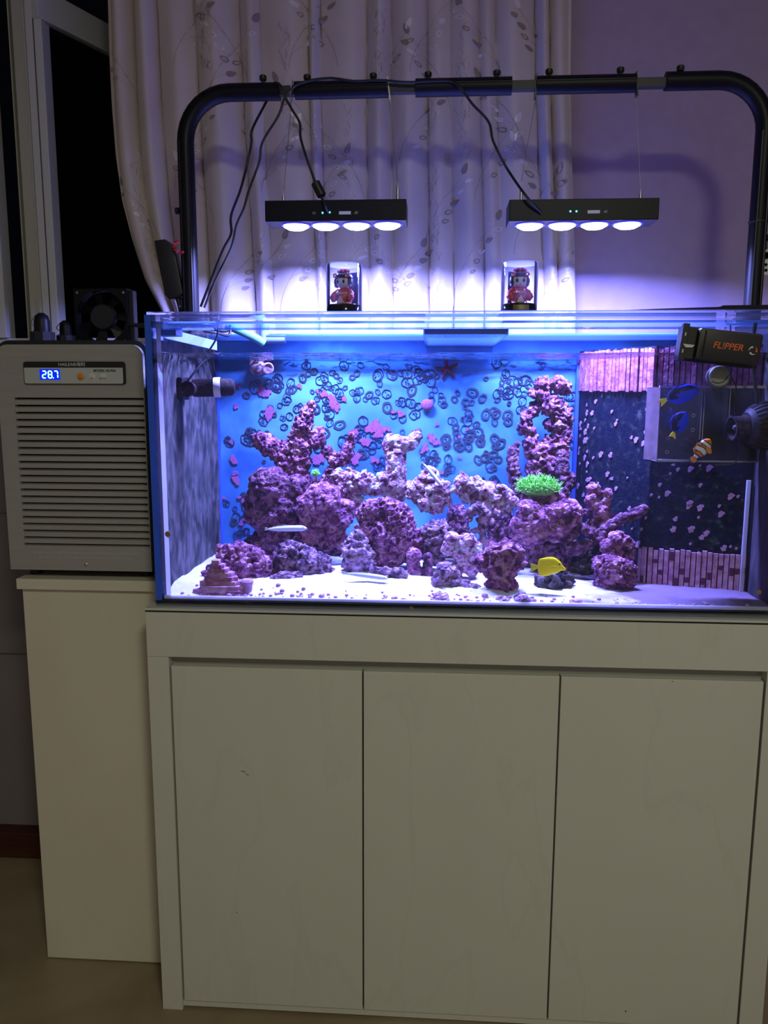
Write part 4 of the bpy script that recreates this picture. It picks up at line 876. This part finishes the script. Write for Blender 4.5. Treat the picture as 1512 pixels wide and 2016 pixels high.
# ribbed wave pump at the right
ax = Vector((-1, -.12, -.06)).normalized(); c = P(1512, 838, .066)
wp = thing('wave_pump', (c.x, .066, c.z - .04), 'black ribbed dome wave pump at the right end of the tank', 'pump')
prof = [(.004, -.030), (.030, -.028), (.043, -.012), (.044, .004), (.041, .020), (.034, .034), (.027, .042)]
q = MB(); q.lathe(prof, c, ax, 36)
build('dome', q, M['pumpblack'], wp, smooth=True)
a_ = ax.orthogonal().normalized(); b_ = ax.cross(a_)
for i in range(26):
    an = 2 * math.pi * i / 26; d = a_ * math.cos(an) + b_ * math.sin(an)
    build('rib', MB().tube([c + ax * h + d * (r + .0006) for r, h in ((.031, -.027), (.043, -.012), (.044, .004), (.041, .020), (.034, .034))], .0014, 5), M['pumpblack'], wp, smooth=True)
build('nozzle', MB().lathe([(.024, .038), (.021, .050), (.021, .066), (.023, .070), (.019, .070), (.015, .055)], c, ax, 26), M['brownpump'], wp, smooth=True)
build('propeller', MB().lathe([(.004, .056), (.006, .062), (.003, .066)], c, ax, 12), M['shell'], wp, smooth=True)
build('cable', MB().tube(smooth_path([c + Vector((-.022, 0, .036)), P(1490, 790, .066), P(1486, 750, .066), P(1482, 715, .066), P(1484, 660, .06), P(1488, 636, .06)]), .0035, 8), M['rubber'], wp)
# clear breeding box
a, b = P(1283, 762, .104), P(1497, 908, .104); BX0, BX1, BZ1, BZ0 = a.x, min(b.x, IX1 - .012), a.z, b.z; BY0, BY1 = .108, .150
bb = thing('breeding_box', ((BX0 + BX1) / 2, (BY0 + BY1) / 2, BZ0), 'used clear acrylic breeding box hanging in the upper right of the tank', 'breeding box')
build('front_wall', MB().box(BX0 + .018, BX1, BY0, BY0 + .003, BZ0, BZ1), M['boxac'], bb)
build('back_wall', MB().box(BX0 + .018, BX1, BY1 - .003, BY1, BZ0, BZ1), M['boxac'], bb)
sw = build('side_wall', MB().obox(((BX0 + .009), BY0 + .012, (BZ0 + BZ1) / 2), (.0095, -.012, 0), (.001, .001, 0), (0, 0, (BZ1 - BZ0) / 2)), M['boxside'], bb)
build('bottom_wall', MB().box(BX0 + .018, BX1, BY0, BY1, BZ0 - .003, BZ0), M['boxedge'], bb)
for px in (1381, 1433): x = P(px, 830, BY0).x; build('divider', MB().box(x - .0012, x + .0012, BY0 + .003, BY1 - .003, BZ0, BZ1 - .002), M['boxac'], bb)
for px in (1379, 1384, 1434): x = P(px, 830, BY0).x; build('divider_edge', MB().box(x - .0008, x + .0008, BY0 - .0014, BY0, BZ0 + .04, BZ1 - .002), M['boxedge'], bb)
build('rim', MB().box(BX0 + .016, BX1 + .002, BY0 - .002, BY0 + .004, BZ1 - .002, BZ1 + .003), M['boxedge'], bb)
for px, py in ((1319, 806), (1365, 818), (1364, 846), (1315, 863), (1313, 890)):
    p = P(px, py, BY0 - .001); build('vent_hole', MB().lathe([(.0032, 0), (.0036, .001), (.0022, .001), (.002, 0)], (p.x, BY0 - .0002, p.z), (0, -1, 0), 14), M['boxedge'], bb)
# thermometer probe lead
tp = thing('probe_lead', tuple(P(1436, 912, .1)), 'thin black probe lead hanging beside the breeding box', 'cable')
build('lead', MB().tube(smooth_path([P(1438, 640, .06), P(1440, 700, .06), P(1437, 735, .07), P(1449, 762, .09), P(1446, 790, .10), P(1447, 830, .10), P(1456, 880, .1), P(1452, 905, .1), P(1440, 914, .1)]), .0012, 6), M['rubber'], tp)
build('probe', MB().tube([P(1408, 915, .1), P(1440, 914, .1)], .0032, 10), M['rubber'], tp)
# return pipe, hose and cables under the rim at the rear left
rp_ = thing('return_pipe', tuple(P(540, 668, .38)), 'pale return pipe and green hose under the rim at the rear left', 'pipe')
build('hose', MB().tube(smooth_path([P(446, 640, .36), P(470, 650, .36), P(500, 664, .37), P(520, 676, .38)]), .010, 12), M['hose'], rp_, smooth=True)
build('pipe', MB().tube([P(520, 640, .40), P(520, 672, .40)], .011, 14).tube([P(520, 668, .40), P(520, 668, .40) + Vector((.05, 0, 0))], .010, 14), M['pvc'], rp_, smooth=True)
build('bracket', MB().obox(P(372, 668, .2), (.03, .09, -.008), (.004, 0, 0), (0, 0, .010)), M['pvc'], rp_)
build('cable_bundle', MB().tube(smooth_path([P(372, 648, .3), P(405, 645, .32), P(440, 652, .34), P(455, 648, .35)]), .0035, 8).tube(smooth_path([P(400, 652, .3), P(425, 655, .31), P(450, 660, .34), P(454, 640, .35)]), .003, 8), M['rubber'], rp_, smooth=True)
# magnet glass cleaner outside the front glass
mc, mr = P(1415, 681, -.008), Matrix.Rotation(R(6.5), 3, 'Y').to_euler(); k = SC(-.008)
mg = thing('magnet_cleaner', mc, 'black magnet glass cleaner with orange lettering stuck outside the front glass', 'glass cleaner', rot=mr)
build('handle', MB().prism(rrect(-44 * k, 72 * k, -30 * k, 28 * k, 6 * k, 6 * k, 4), (0, -.016, 0), X_, Z_, Y_, .024), M['plastic'], mg, bev=.003, smooth=True, local=True)
build('base_plate', MB().box(-72 * k, 70 * k, .004, .022, -34 * k, 30 * k), M['plastic'], mg, bev=.0015, local=True)
fl = build('flip_bracket', MB().box(-72 * k, -60 * k, -.006, .006, -34 * k, 34 * k).box(-60 * k, -44 * k, -.004, .004, -30 * k, 28 * k), M['plastic'], mg, bev=.001, local=True)
build('pivot', MB().prism([(-68 * k, -4 * k), (-46 * k, -4 * k), (-50 * k, -9 * k), (-62 * k, -10 * k)], (0, -.007, 0), X_, Z_, Y_, .003), M['steel'], mg, local=True)
for z in (14, -17): build('clip_glint', MB().box(-67 * k, -65 * k, -.0065, -.0058, (z - 3) * k, (z + 3) * k), M['whiteplate'], mg, local=True)
build('highlight_groove', MB().box(-34 * k, -31 * k, -.0164, -.0155, -24 * k, 24 * k), M['black'], mg, local=True)
text('lettering', 'FL!PPER', 16.5 * k, (11 * k, -.0164, -1 * k), M['orange_txt'], mg, bold=.0002, local=True, shear=.2)
for a0, mt in ((100, 'white_txt2'), (220, 'white_txt2'), (340, 'orange_txt')):
    o2 = (57 * k, -3 * k); pts = []
    for i in range(7): a = R(a0 + i * 15); pts.append((o2[0] + 8 * k * math.cos(a), o2[1] + 8 * k * math.sin(a)))
    for i in range(6, -1, -1): a = R(a0 + i * 15); rr = (4.2 + i * .55) * k; pts.append((o2[0] + rr * math.cos(a), o2[1] + rr * math.sin(a)))
    build('emblem', MB().prism(pts, (0, -.0166, 0), X_, Z_, Y_, .0004), M[mt], mg, local=True)

# ------------------------------------------------------------------ LED lamps
LY = .240
def lamp(pxl, pyt, pxr, lab, posts, leds, marks):
    a, b = P(pxl, pyt, LY - .036), P(pxr, pyt, LY - .036); x0, x1 = a.x, b.x; zt_ = (a.z + b.z) / 2; zb = zt_ - .041; cx_ = (x0 + x1) / 2
    t = thing('aquarium_lamp', (cx_, LY, zb), lab, 'lamp', 'hanging LED lamps')
    build('housing', MB().box(x0, x1, LY - .036, LY + .036, zb, zt_), M['black'], t, bev=.0015)
    build('cooling_fin', MB().box(x0 + .01, x1 - .01, LY - .02, LY + .036, zt_, zt_ + .003), M['plastic'], t)
    for i in range(4):
        x = P(leds[i], 437, LY).x
        lens = build('led_lens', MB().lathe([(.0275, 0), (.0255, .004), (.017, .0085), (.002, .0105)], (x, LY, zb - .0002), (0, 0, -1), 24), M['led'], t, smooth=True)
        build('lens_ring', MB().lathe([(.0275, 0), (.0305, 0), (.0305, .0025), (.0275, .0025)], (x, LY, zb), (0, 0, -1), 24), M['ledring'], lens)
        ld = bpy.data.lights.new('led_light', 'AREA'); ld.shape = 'DISK'; ld.size = .05; ld.energy = LED_W; ld.color = LED_COL; ld.spread = R(166)
        o = bpy.data.objects.new('led_light', ld); col.objects.link(o); o.parent = t; o.location = (x - cx_, 0, -.0125)
    for px, h_ in posts:
        x = P(px, 380, LY).x; build('hanger_post', MB().cyl((x, LY, zt_ - .001), (x, LY, zt_ + h_), .0032, n=12).cyl((x, LY, zt_ + h_), (x, LY, zt_ + h_ + .008), .0015, .001, 8), M['steel'], t, smooth=True)
    yf = LY - .0363
    for px, py in marks[0]: p = P(px, py, yf); build('indicator', MB().lathe([(.0018, 0), (.0014, .0006)], (p.x, yf, p.z), (0, -1, 0), 12), M['indic'], t)
    p = P(marks[1][0], marks[1][1], yf); build('label_plate', MB().box(p.x - .012, p.x + .012, yf - .0004, yf + .0002, p.z - .003, p.z + .003), M['whiteplate'], t)
    text('mark_print', 'AI', .008, (p.x + .022, yf - .0002, p.z), M['grey_text'], t, shear=.3)
    if len(marks) > 2: text('mark_print', 'CE', .006, (P(marks[2], 418, yf).x, yf - .0002, p.z), M['grey_text'], t)
    return t


L1 = lamp(521, 393, 800, 'left black LED lamp bar with four glowing lenses above the tank', ((558, .016), (783, .030)), (583, 641, 702, 763), (((635, 419), (649, 418)), (679, 419), 618))
L2 = lamp(1003, 391, 1299, 'right black LED lamp bar with four glowing lenses above the tank', ((1026, .026), (1261, .016)), (1043, 1107, 1170, 1235), (((1123, 416), (1135, 416)), (1169, 417)))

# ------------------------------------------------------------------ the tubular frame
FY = .258; xl_, xr_ = P(372, 480, FY).x, P(1487, 520, FY).x; zb_ = P(700, 177, FY).z; rb = .095
fr = thing('tubular_arch', ((xl_ + xr_) / 2, FY, TT), 'black tubular arch frame over the aquarium holding the lamps', 'frame')
xle, xre = P(551, 180, FY).x, P(1309, 175, FY).x


def leg(x, s, xe, zz):
    pts = [(x, FY, TT + .002), (x, FY, zz - rb)] + [(x + s * rb * (1 - math.cos(R(a))), FY, zz - rb + rb * math.sin(R(a))) for a in range(10, 91, 10)] + [(xe, FY, zz)]
    return pts


tl = build('left_tube', MB().tube(leg(xl_, 1, xle, zb_), .0175, 18), M['black'], fr, smooth=True)
tr_ = build('right_tube', MB().tube(leg(xr_, -1, xre, zb_ + .003), .0175, 18), M['black'], fr, smooth=True)
for q_, x, s in ((tl, xl_, 1), (tr_, xr_, -1)):
    for off in (-.009, .009):
        build('tube_groove', MB().tube([(x + off, FY - .0155, TT + .003), (x + off, FY - .0155, zb_ - rb)], .0016, 6), M['plastic'], q_)
    build('foot', MB().lathe([(.038, 0), (.036, .004), (.024, .010), (.02, .02)], (x + s * .012, FY, TT + .0005), n=20), M['plastic'], fr, smooth=True)
build('inner_bar', MB().box(xle - .03, xre + .03, FY - .008, FY + .008, zb_ - .009, zb_ + .009), mat('satin_black_bar', (.03, .03, .035), .5), fr, bev=.001)
for a, b in ((581, 764), (818, 1007), (1055, 1250)):
    x0, x1 = P(a, 178, FY).x, P(b, 178, FY).x; sl = build('sleeve', MB().tube([(x0, FY, zb_ + .001), (x1, FY, zb_ + .001)], .0172, 18), M['black'], fr, smooth=True)
    for x in (x0 + .025, x1 - .03): build('knob', MB().cyl((x, FY, zb_ + .015), (x, FY, zb_ + .022), .003).lathe([(.006, .021), (.0075, .023), (.0075, .029), (.005, .031)], (x, FY, zb_), n=14), M['plastic'], sl, smooth=True)
    build('sleeve_line', MB().box(x0, x1, FY - .0182, FY - .0160, zb_ + .004, zb_ + .0048), M['plastic'], sl)
for px in (518, 1338):
    x = P(px, 165, FY).x; build('knob', MB().cyl((x, FY, zb_ + .014), (x, FY, zb_ + .022), .003).lathe([(.006, .021), (.0075, .023), (.0075, .030), (.005, .032)], (x, FY, zb_), n=14), M['plastic'], fr, smooth=True)
for x, s, py in ((xl_, -1, 415), (xr_, 1, 410)):
    z = P(370, py, FY).z; build('knob', MB().lathe([(.003, .014), (.003, .018), (.007, .019), (.007, .026)], (x, FY, z), (s, 0, 0), 14), M['plastic'], fr, smooth=True)
for px, tl_ in ((574, .25), (766, -.25), (1054, .0), (1252, -.2)):
    x = P(px, 180, FY).x; build('wire_plate', MB().obox((x, FY, zb_ - .002), (.0012, 0, 0), (0, .010, 0), (.022 * tl_ * .5, 0, .022)), M['steel'] if px < 800 else M['plastic'], fr)
z = P(1490, 440, FY).z; build('cable_tie', MB().lathe([(.0182, 0), (.0192, .001), (.0192, .004), (.0182, .005)], (xr_, FY, z), n=18), M['rubber'], fr)
for (p0, p1, lab) in (((574, 200), (559, 374), 'thin wire holding the left end of the left lamp'), ((766, 200), (783, 356), 'thin wire holding the right end of the left lamp'), ((1054, 197), (1026, 358), 'thin wire holding the left end of the right lamp'), ((1252, 188), (1261, 372), 'thin wire holding the right end of the right lamp')):
    a, b = P(*p0, FY), P(*p1, LY); tag(build('hanging_wire', MB().tube([a, b], .0006, 6), M['steel']), lab, 'wire', 'lamp hanging wires')

# cords
CY = FY - .028
pth = lambda pts, y0=CY: smooth_path([P(p[0], p[1], p[2] if len(p) > 2 else y0) for p in pts], 7)
c1 = thing('power_cable', tuple(P(645, 415, LY - .03)), 'black cord from the left lamp with a ferrite bead, looped over the frame', 'cord')
build('cord', MB().tube(pth([(646, 418, LY - .038), (638, 400, LY - .05), (627, 375), (606, 318), (592, 272), (590, 242), (575, 216), (561, 190), (552, 168), (541, 163, FY), (536, 172, FY + .025), (526, 197, FY + .02), (497, 254), (495, 282), (485, 330), (473, 375), (455, 425), (455, 460), (440, 490), (420, 540), (395, 604)]), .0026, 8), M['rubber'], c1, smooth=True)
build('ferrite_bead', MB().lathe([(.005, 0), (.0095, .003), (.0095, .031), (.005, .034)], P(635, 388, CY - .003), P(617, 352, CY - .003) - P(635, 388, CY - .003), 16), M['plastic'], c1, smooth=True)
c2 = thing('power_cable', tuple(P(1062, 415, LY - .03)), 'black cord from the right lamp running along the frame top', 'cord')
build('cord', MB().tube(pth([(1066, 418, LY - .042), (1035, 385, LY - .05), (1002, 338), (985, 308), (970, 275), (962, 240), (930, 205), (906, 172), (886, 160, FY - .02), (850, 160, FY - .019), (800, 162, FY - .02), (745, 158, FY - .02), (700, 160, FY - .02), (650, 154, FY - .02), (600, 161, FY - .024), (575, 174), (560, 194), (548, 228), (517, 280), (510, 320), (490, 375), (480, 410), (465, 445), (455, 488), (425, 550), (402, 606)]), .0026, 8), M['rubber'], c2, smooth=True)
# power adapter hung at the left leg with a red knot
ad = thing('power_adapter', tuple(P(345, 600, .26)), 'black power adapter hanging at the left frame leg', 'adapter')
a = P(336, 532, .26); tilt = Matrix.Rotation(R(-9), 3, 'Y'); ex, ez = tilt @ Vector((1, 0, 0)), tilt @ Vector((0, 0, 1))
build('case', MB().prism([(-.020, .063), (.004, .062), (.020, .045), (.021, -.052), (.014, -.060), (-.012, -.060), (-.019, -.050)], a - Vector((0, .014, 0)), ex, ez, Y_, .028), M['plastic'], ad, bev=.004, smooth=True)
build('strain_relief', MB().cyl(a - ez * .058 + ex * .004, a - ez * .075 + ex * .005, .006, .004), M['rubber'], ad, smooth=True)
build('cord', MB().tube(smooth_path([a - ez * .072 + ex * .005, P(350, 595, .26), P(354, 614, .26), P(356, 640, .3)]), .0028, 8).tube(smooth_path([a - ez * .055 + ex * .012, P(357, 590, .265), P(358, 612, .265), P(362, 640, .3)]), .0028, 8), M['rubber'], ad, smooth=True)
kn = thing('ribbon_knot', tuple(P(349, 488, .245)), 'small red and pink ribbon knot beside the power adapter', 'ornament'); a = P(349, 486, .235)
for i in range(9):
    an = i * .75; d = Vector((math.cos(an), -.3, math.sin(an) * .9)); build('petal', MB().sph(a + d * .006 + Vector((.0012 * i - .005, 0, -.0022 * i + .008)), .0045, .002, .0032, 10, 6), M['red'] if i % 3 else M['pinkf'], kn, smooth=True)
# white tag and cable at the right edge
wt_ = thing('hanging_tag', tuple(P(1512, 545, .26)), 'white printed tag hanging by a cord at the right edge', 'tag')
a, b = P(1499, 490, .26), P(1540, 541, .26)
build('card', MB().box(a.x, b.x, .26, .262, b.z, a.z), M['whiteplate'], wt_, bev=.0006)
for px, py, r in ((1509, 503, 7), (1508, 521, 3), (1508, 532, 3)):
    p = P(px, py, .2596); k = SC(.26); build('print', MB().lathe([(r * k, 0), (r * k, .0003), (r * k * .7, .0003), (r * k * .7, 0)], (p.x, .2599, p.z), (0, -1, 0), 18), M['dark_text'], wt_)
build('cord', MB().tube(smooth_path([P(1509, 491, .26), P(1508, 472, .26), P(1502, 458, .25), P(1499, 447, .24)]), .0018, 8).sph(P(1512, 468, .255), .007), M['rubber'], wt_, smooth=True)
# dark cover bar lying on the rim at the right
zb0 = TT + .0057; pr = [(P(x, y, .05).x, max(P(x, y, .05).z, zb0 + .001)) for x, y in ((1115, 613.5), (1200, 611), (1300, 607.5), (1418, 604), (1424, 601))]
tag(build('rim_bar', MB().prism([(pr[0][0], zb0)] + pr + [(TX1 - .006, pr[-1][1] + .001), (TX1 - .006, zb0)], (0, .05, 0), X_, Z_, Y_, .045), M['black'], bev=.0004), 'dark tapered bar lying on the front rim at the right', 'cover bar')

# ------------------------------------------------------------------ dolls in clear cylinders
def doll(px, rotz, lab):
    Y = .070; p = P(px, 615, Y); root = thing('boxed_doll', (p.x, Y, TT + .0058), lab, 'doll', 'dolls in clear cylinders', rot=(0, 0, rotz)); r = .0325
    bs = build('base', MB().lathe([(r, 0), (r, .014), (r - .001, .015), (r - .004, .0162)], n=32), M['dollbase'], root, smooth=True, local=True)
    build('plate', MB().prism([(math.sin(a_) * (r + .0004), -math.cos(a_) * (r + .0004)) for a_ in [R(x) for x in range(-26, 27, 4)]] + [(math.sin(a_) * (r - .002), -math.cos(a_) * (r - .002)) for a_ in [R(x) for x in range(26, -27, -4)]], (0, 0, .003), X_, Y_, Z_, .009), M['brass'], bs, local=True) if rotz > -.2 else None
    build('cylinder', MB().lathe([(r + .0012, .003), (r + .0012, .087), (r + .0006, .0895), (r - .001, .0895), (r - .0006, .086), (r - .0006, .003)], n=40), M['clear'], root, smooth=True, local=True)
    build('lid', MB().lathe([(r - .001, .0868), (r - .001, .0885)], n=40), M['frost'], root, smooth=True, local=True)
    build('backing', MB().add([((r - .004) * math.sin(R(x)), (r - .004) * math.cos(R(x)), z) for z in (.017, .078) for x in range(-40, 41, 8)], [(i, i + 1, 12 + i, 11 + i) for i in range(10)]), M['card_teal'], root, local=True)
    km = build('kimono', MB().lathe([(.006, .0165), (.0125, .018), (.0155, .026), (.0165, .034), (.013, .042), (.006, .0475)], n=22), M['kimono'], root, smooth=True, local=True)
    for s_ in (-1, 1):
        build('sleeve', MB().tube([(s_ * .010, -.002, .043), (s_ * .0165, -.006, .036), (s_ * .0175, -.010, .028), (s_ * .016, -.012, .022)], [.004, .0065, .0075, .004], 12), M['kimono'], km, smooth=True, local=False) if False else build('sleeve', MB().tube([(s_ * .010, -.002, .043), (s_ * .0165, -.006, .036), (s_ * .0175, -.010, .028), (s_ * .016, -.012, .022)], [.004, .0065, .0075, .004], 12), M['kimono'], root, smooth=True, local=True)
        build('hand', MB().sph((s_ * .0205 if s_ > 0 else -.005, -.012 if s_ > 0 else -.0165, .033 if s_ > 0 else .036), .0032, .0028, .0028, 10, 8), M['skin'], root, smooth=True, local=True)
    build('apron', MB().prism([(-.007, .018), (.008, .018), (.001, .031)], (0, -.0182, 0), X_, Z_, Y_, .004), M['cream_c'], root, local=True)
    build('obi', MB().lathe([(.0163, .034), (.0168, .0355), (.0155, .038)], n=22), M['gold'], root, smooth=True, local=True)
    build('hem', MB().lathe([(.0125, .0163), (.0138, .018), (.013, .0195)], n=22), M['gold'], root, smooth=True, local=True)
    hd = build('head', MB().sph((0, -.001, .058), .0155, .014, .0132, 24, 16), M['skin'], root, smooth=True, local=True)
    q = MB(); q.sph((0, .0028, .0605), .0172, .0155, .0150, 24, 16); q.sph((0, .002, .0745), .0085, .008, .0055, 16, 10); q.sph((0, -.0048, .0672), .0148, .0112, .0066, 20, 12)
    for s_ in (-1, 1): q.sph((s_ * .0142, -.002, .0575), .0046, .0085, .0105, 14, 10)
    build('hair', q, M['hair'], root, smooth=True, local=True)
    for s_ in (-1, 1):
        build('eye', MB().sph((s_ * .0060, -.0142, .0570), .0025, .0009, .0034, 10, 8), M['eye'], root, smooth=True, local=True)
        build('ear', MB().sph((s_ * .0158, -.006, .0505), .0020, .0020, .0026, 8, 6), M['skin'], root, smooth=True, local=True)
        for i in range(5):
            a_ = 2 * math.pi * i / 5; build('flower_petal', MB().sph((s_ * .0125 + .003 * math.cos(a_), -.0125, .0685 + .003 * math.sin(a_)), .0022, .0014, .0022, 8, 6), M['cream_c'] if i % 2 else M['pinkf'], root, smooth=True, local=True)
    build('eyebrow', MB().box(-.0085, -.0040, -.0136, -.0128, .0618, .0624).box(.0040, .0085, -.0136, -.0128, .0618, .0624), M['hair'], root, local=True)
    build('mouth', MB().sph((0, -.0146, .0505), .0014, .0006, .0007, 8, 6), M['red'], root, local=True)
    for x, z in ((-.009, .0765), (-.003, .0785), (.004, .0785), (.0095, .0765), (0, .0765)): build('hair_ornament', MB().sph((x, -.003, z), .0042, .003, .0028, 10, 8), M['pinkf'], root, smooth=True, local=True)
    return root


doll(678, -.38, 'left doll in red kimono in a clear cylinder, face turned aside')
doll(1021, .04, 'right doll in red kimono in a clear cylinder, facing front')

# ------------------------------------------------------------------ curtain with stitched leaf sprigs
def lerp_list(L, t):
    if t >= L[0][0]: return L[0][1]
    for (a, b), (c, d) in zip(L, L[1:]):
        if t >= c: return b + (d - b) * (t - a) / (c - a)
    return L[-1][1]


ledge = [(q_.z, q_.x) for q_ in (P(x, y, .49) for x, y in ((205, 0), (208, 100), (213, 200), (221, 300), (234, 390), (255, 470), (282, 550), (318, 617), (335, 700)))]
redge = [(q_.z, q_.x) for q_ in (P(x, y, .49) for x, y in ((1128, 0), (1126, 150), (1128, 300), (1132, 450), (1135, 617)))]
fold_c = [0, .045, .105, .19, .30, .345, .45, .475, .565, .615, .69, .735, .80, .835, .925, .96, 1.0]


def fold(u, z):
    u2 = u + .010 * math.sin(z * 2.1 + u * 9)
    i = max(0, min(len(fold_c) - 2, next((k for k in range(len(fold_c) - 1) if u2 < fold_c[k + 1]), len(fold_c) - 2)))
    t = (u2 - fold_c[i]) / (fold_c[i + 1] - fold_c[i]); amp = .019 + .009 * math.sin(i * 2.4)
    f = math.sin(math.pi * max(0, min(1, t)) ** (0.75 + .5 * ((i * 37) % 10) / 10))
    return amp * (1 - 2 * f) * (.75 + .25 * math.sin(z * 3 + i)) + .003 * noise.noise(Vector((u * 30, z * 3, i * .0)))


def curt(u, z):
    x0, x1 = ledge[0][1], lerp_list(redge, z); x = x0 + (x1 - x0) * u
    if u < .19: x += (lerp_list(ledge, z) - x0) * (1 - u / .19)
    return Vector((x, .499 + fold(u, z), z))


q = MB(); NU, NV = 340, 70; ZT, ZB = 2.47, 1.16
vs = [curt(i / NU, ZT + (ZB - ZT) * j / NV) for j in range(NV + 1) for i in range(NU + 1)]
A = len(vs); vs2 = [v + Vector((0, .0012, 0)) for v in vs]
fs_ = [(j * (NU + 1) + i, (j + 1) * (NU + 1) + i, (j + 1) * (NU + 1) + i + 1, j * (NU + 1) + i + 1) for j in range(NV) for i in range(NU)]
q.add(vs, fs_)
M['curtain'] = noisy('satin_curtain', [(0.35, (0.56, 0.48, 0.44)), (0.6, (0.62, 0.54, 0.50))], 5, 5, 0.48, bump=.1, bscale=900, spec=0.45, sheen=.3)
M['stitch_l'] = mat('pale_satin_stitch', (0.72, 0.68, 0.70), .3, spec=.8); M['stitch_d'] = mat('taupe_stitch', (0.30, 0.24, 0.22), .5)
cu = build('curtain', q, M['curtain'], smooth=True); tag(cu, 'pale satin window curtain with stitched leaf sprigs hanging behind the tank', 'curtain')
cu.data.set_sharp_from_angle(angle=R(80))
b = cu.modifiers.new('cloth', 'SOLIDIFY'); b.thickness = .0012
rg = random.Random(21)


def on_curtain(u0, z0, pts, lift=.0026):
    wid = lerp_list(redge, z0) - ledge[0][1]; out = []
    for dx, dz in pts: v = curt(max(.002, min(.998, u0 + dx / wid)), z0 + dz); out.append(v - Vector((0, lift, 0)))
    return out


def strip(q, u0, z0, path, wd, m):
    L_ = [on_curtain(u0, z0, [(x - wd, z)])[0] for x, z in path]; R_ = [on_curtain(u0, z0, [(x + wd, z)])[0] for x, z in path]
    q.add(L_ + R_, [(i, len(path) + i, len(path) + i + 1, i + 1) for i in range(len(path) - 1)], m)


def leaf(q, u0, z0, cx_, cz_, L_, W_, an, kind):
    n = 14; o_ = []; ca, sa = math.cos(an), math.sin(an); hm = []
    for i in range(n):
        t = 2 * math.pi * i / n; x, z = L_ * math.cos(t), W_ * math.sin(t) * (1 - .35 * math.cos(t)); o_.append((cx_ + x * ca - z * sa, cz_ + x * sa + z * ca)); x, z = x * .62, z * .55; hm.append((cx_ + x * ca - z * sa, cz_ + x * sa + z * ca))
    if kind == 0: q.add(on_curtain(u0, z0, o_), [tuple(range(n))], 0)
    elif kind == 1: q.add(on_curtain(u0, z0, o_), [tuple(range(n))], 1)
    else:
        v = on_curtain(u0, z0, o_) + on_curtain(u0, z0, hm); q.add(v, [(i, (i + 1) % n, n + (i + 1) % n, n + i) for i in range(n)], 0 if kind == 2 else 1)


def sprig(u0, z0, h_, s, nl):
    q = MB()
    path = [(s * (.10 * (t / 12) ** 1.7) * h_ / .2 * 1.2, h_ * t / 12) for t in range(13)]; strip(q, u0, z0, path, .0005, 1)
    leaf(q, u0, z0, path[-1][0] + s * .004, path[-1][1] + .012, .013, .0065, R(90 - s * 25), rg.choice((0, 1)))
    for k in range(nl):
        t = 2 + k * 9 / nl; x, z = s * .10 * (t / 12) ** 1.7 * h_ / .2 * 1.2, h_ * t / 12; dx = s * (.03 + .012 * rg.random()); dz = .028 - .012 * k / nl
        pth_ = [(x + dx * a / 6, z + dz * (a / 6) ** .7) for a in range(7)]; strip(q, u0, z0, pth_, .0004, rg.choice((0, 1)))
        leaf(q, u0, z0, x + dx + s * .009, z + dz + .003, rg.uniform(.008, .013), rg.uniform(.004, .006), R(25 if s > 0 else 155), rg.choice((0, 1, 2, 3)))
    build('leaf_sprig', q, [M['stitch_l'], M['stitch_d']], cu)


def crackle(u0, z0, h_, wd, n):
    q = MB()
    for _ in range(n):
        x, z = rg.uniform(-wd, wd), rg.uniform(0, h_); strip(q, u0, z0, [(x + rg.uniform(-.004, .004) * i, z + .006 * i) for i in range(4)], rg.uniform(.0003, .0006), rg.choice((0, 1, 1)))
    build('crackle_stitch', q, [M['stitch_l'], M['stitch_d']], cu)


def comb(u0, z0):
    q = MB()
    for i in range(8): strip(q, u0, z0, [(-.007, i * .004), (.007, i * .004)], .0003, 1) if False else q.add(on_curtain(u0, z0, [(-.007, i * .004), (.007, i * .004), (.007, i * .004 + .0011), (-.007, i * .004 + .0011)]), [(0, 1, 2, 3)], 1)
    build('comb_stitch', q, [M['stitch_l'], M['stitch_d']], cu)


for u, z, h_, s, nl in ((.06, 1.95, .16, -1, 4), (.09, 1.62, .15, -1, 4), (.135, 1.76, .17, 1, 5), (.15, 2.03, .14, 1, 4), (.215, 1.92, .2, 1, 5), (.225, 1.68, .14, -1, 4), (.235, 1.47, .17, 1, 6), (.31, 1.98, .18, -1, 5), (.33, 1.75, .15, 1, 5), (.30, 1.50, .14, 1, 4), (.40, 2.02, .15, 1, 4), (.425, 1.66, .17, 1, 5), (.455, 1.84, .15, -1, 4), (.47, 1.47, .19, 1, 6), (.505, 2.02, .15, -1, 5), (.555, 1.72, .17, -1, 5), (.56, 1.92, .17, 1, 4), (.60, 1.48, .14, 1, 5), (.625, 1.78, .18, 1, 5), (.66, 2.0, .16, 1, 4), (.68, 1.62, .16, 1, 5), (.74, 1.50, .18, 1, 5), (.745, 1.92, .16, -1, 5), (.79, 1.72, .17, 1, 4), (.855, 1.98, .16, -1, 4), (.87, 1.60, .18, 1, 5), (.90, 1.82, .17, -1, 5), (.93, 1.48, .19, 1, 6), (.96, 2.0, .13, -1, 4), (.96, 1.70, .15, -1, 4), (.66, 1.47, .15, -1, 5), (.36, 1.47, .16, 1, 5)):
    sprig(u, z, h_, s, nl)
for u, z, h_ in ((.05, 1.5, .35), (.30, 1.75, .3), (.395, 1.85, .25), (.52, 1.45, .5), (.70, 1.45, .5), (.77, 1.8, .3), (.46, 1.5, .25), (.60, 1.95, .2), (.22, 2.0, .15)): crackle(u, z, h_, .014, 46)
for u, z in ((.18, 1.83), (.42, 1.82), (.23, 1.56), (.42, 1.55), (.735, 1.80), (.70, 1.50), (.82, 1.86), (.41, 1.48), (.90, 1.70), (.34, 1.96)): comb(u, z)
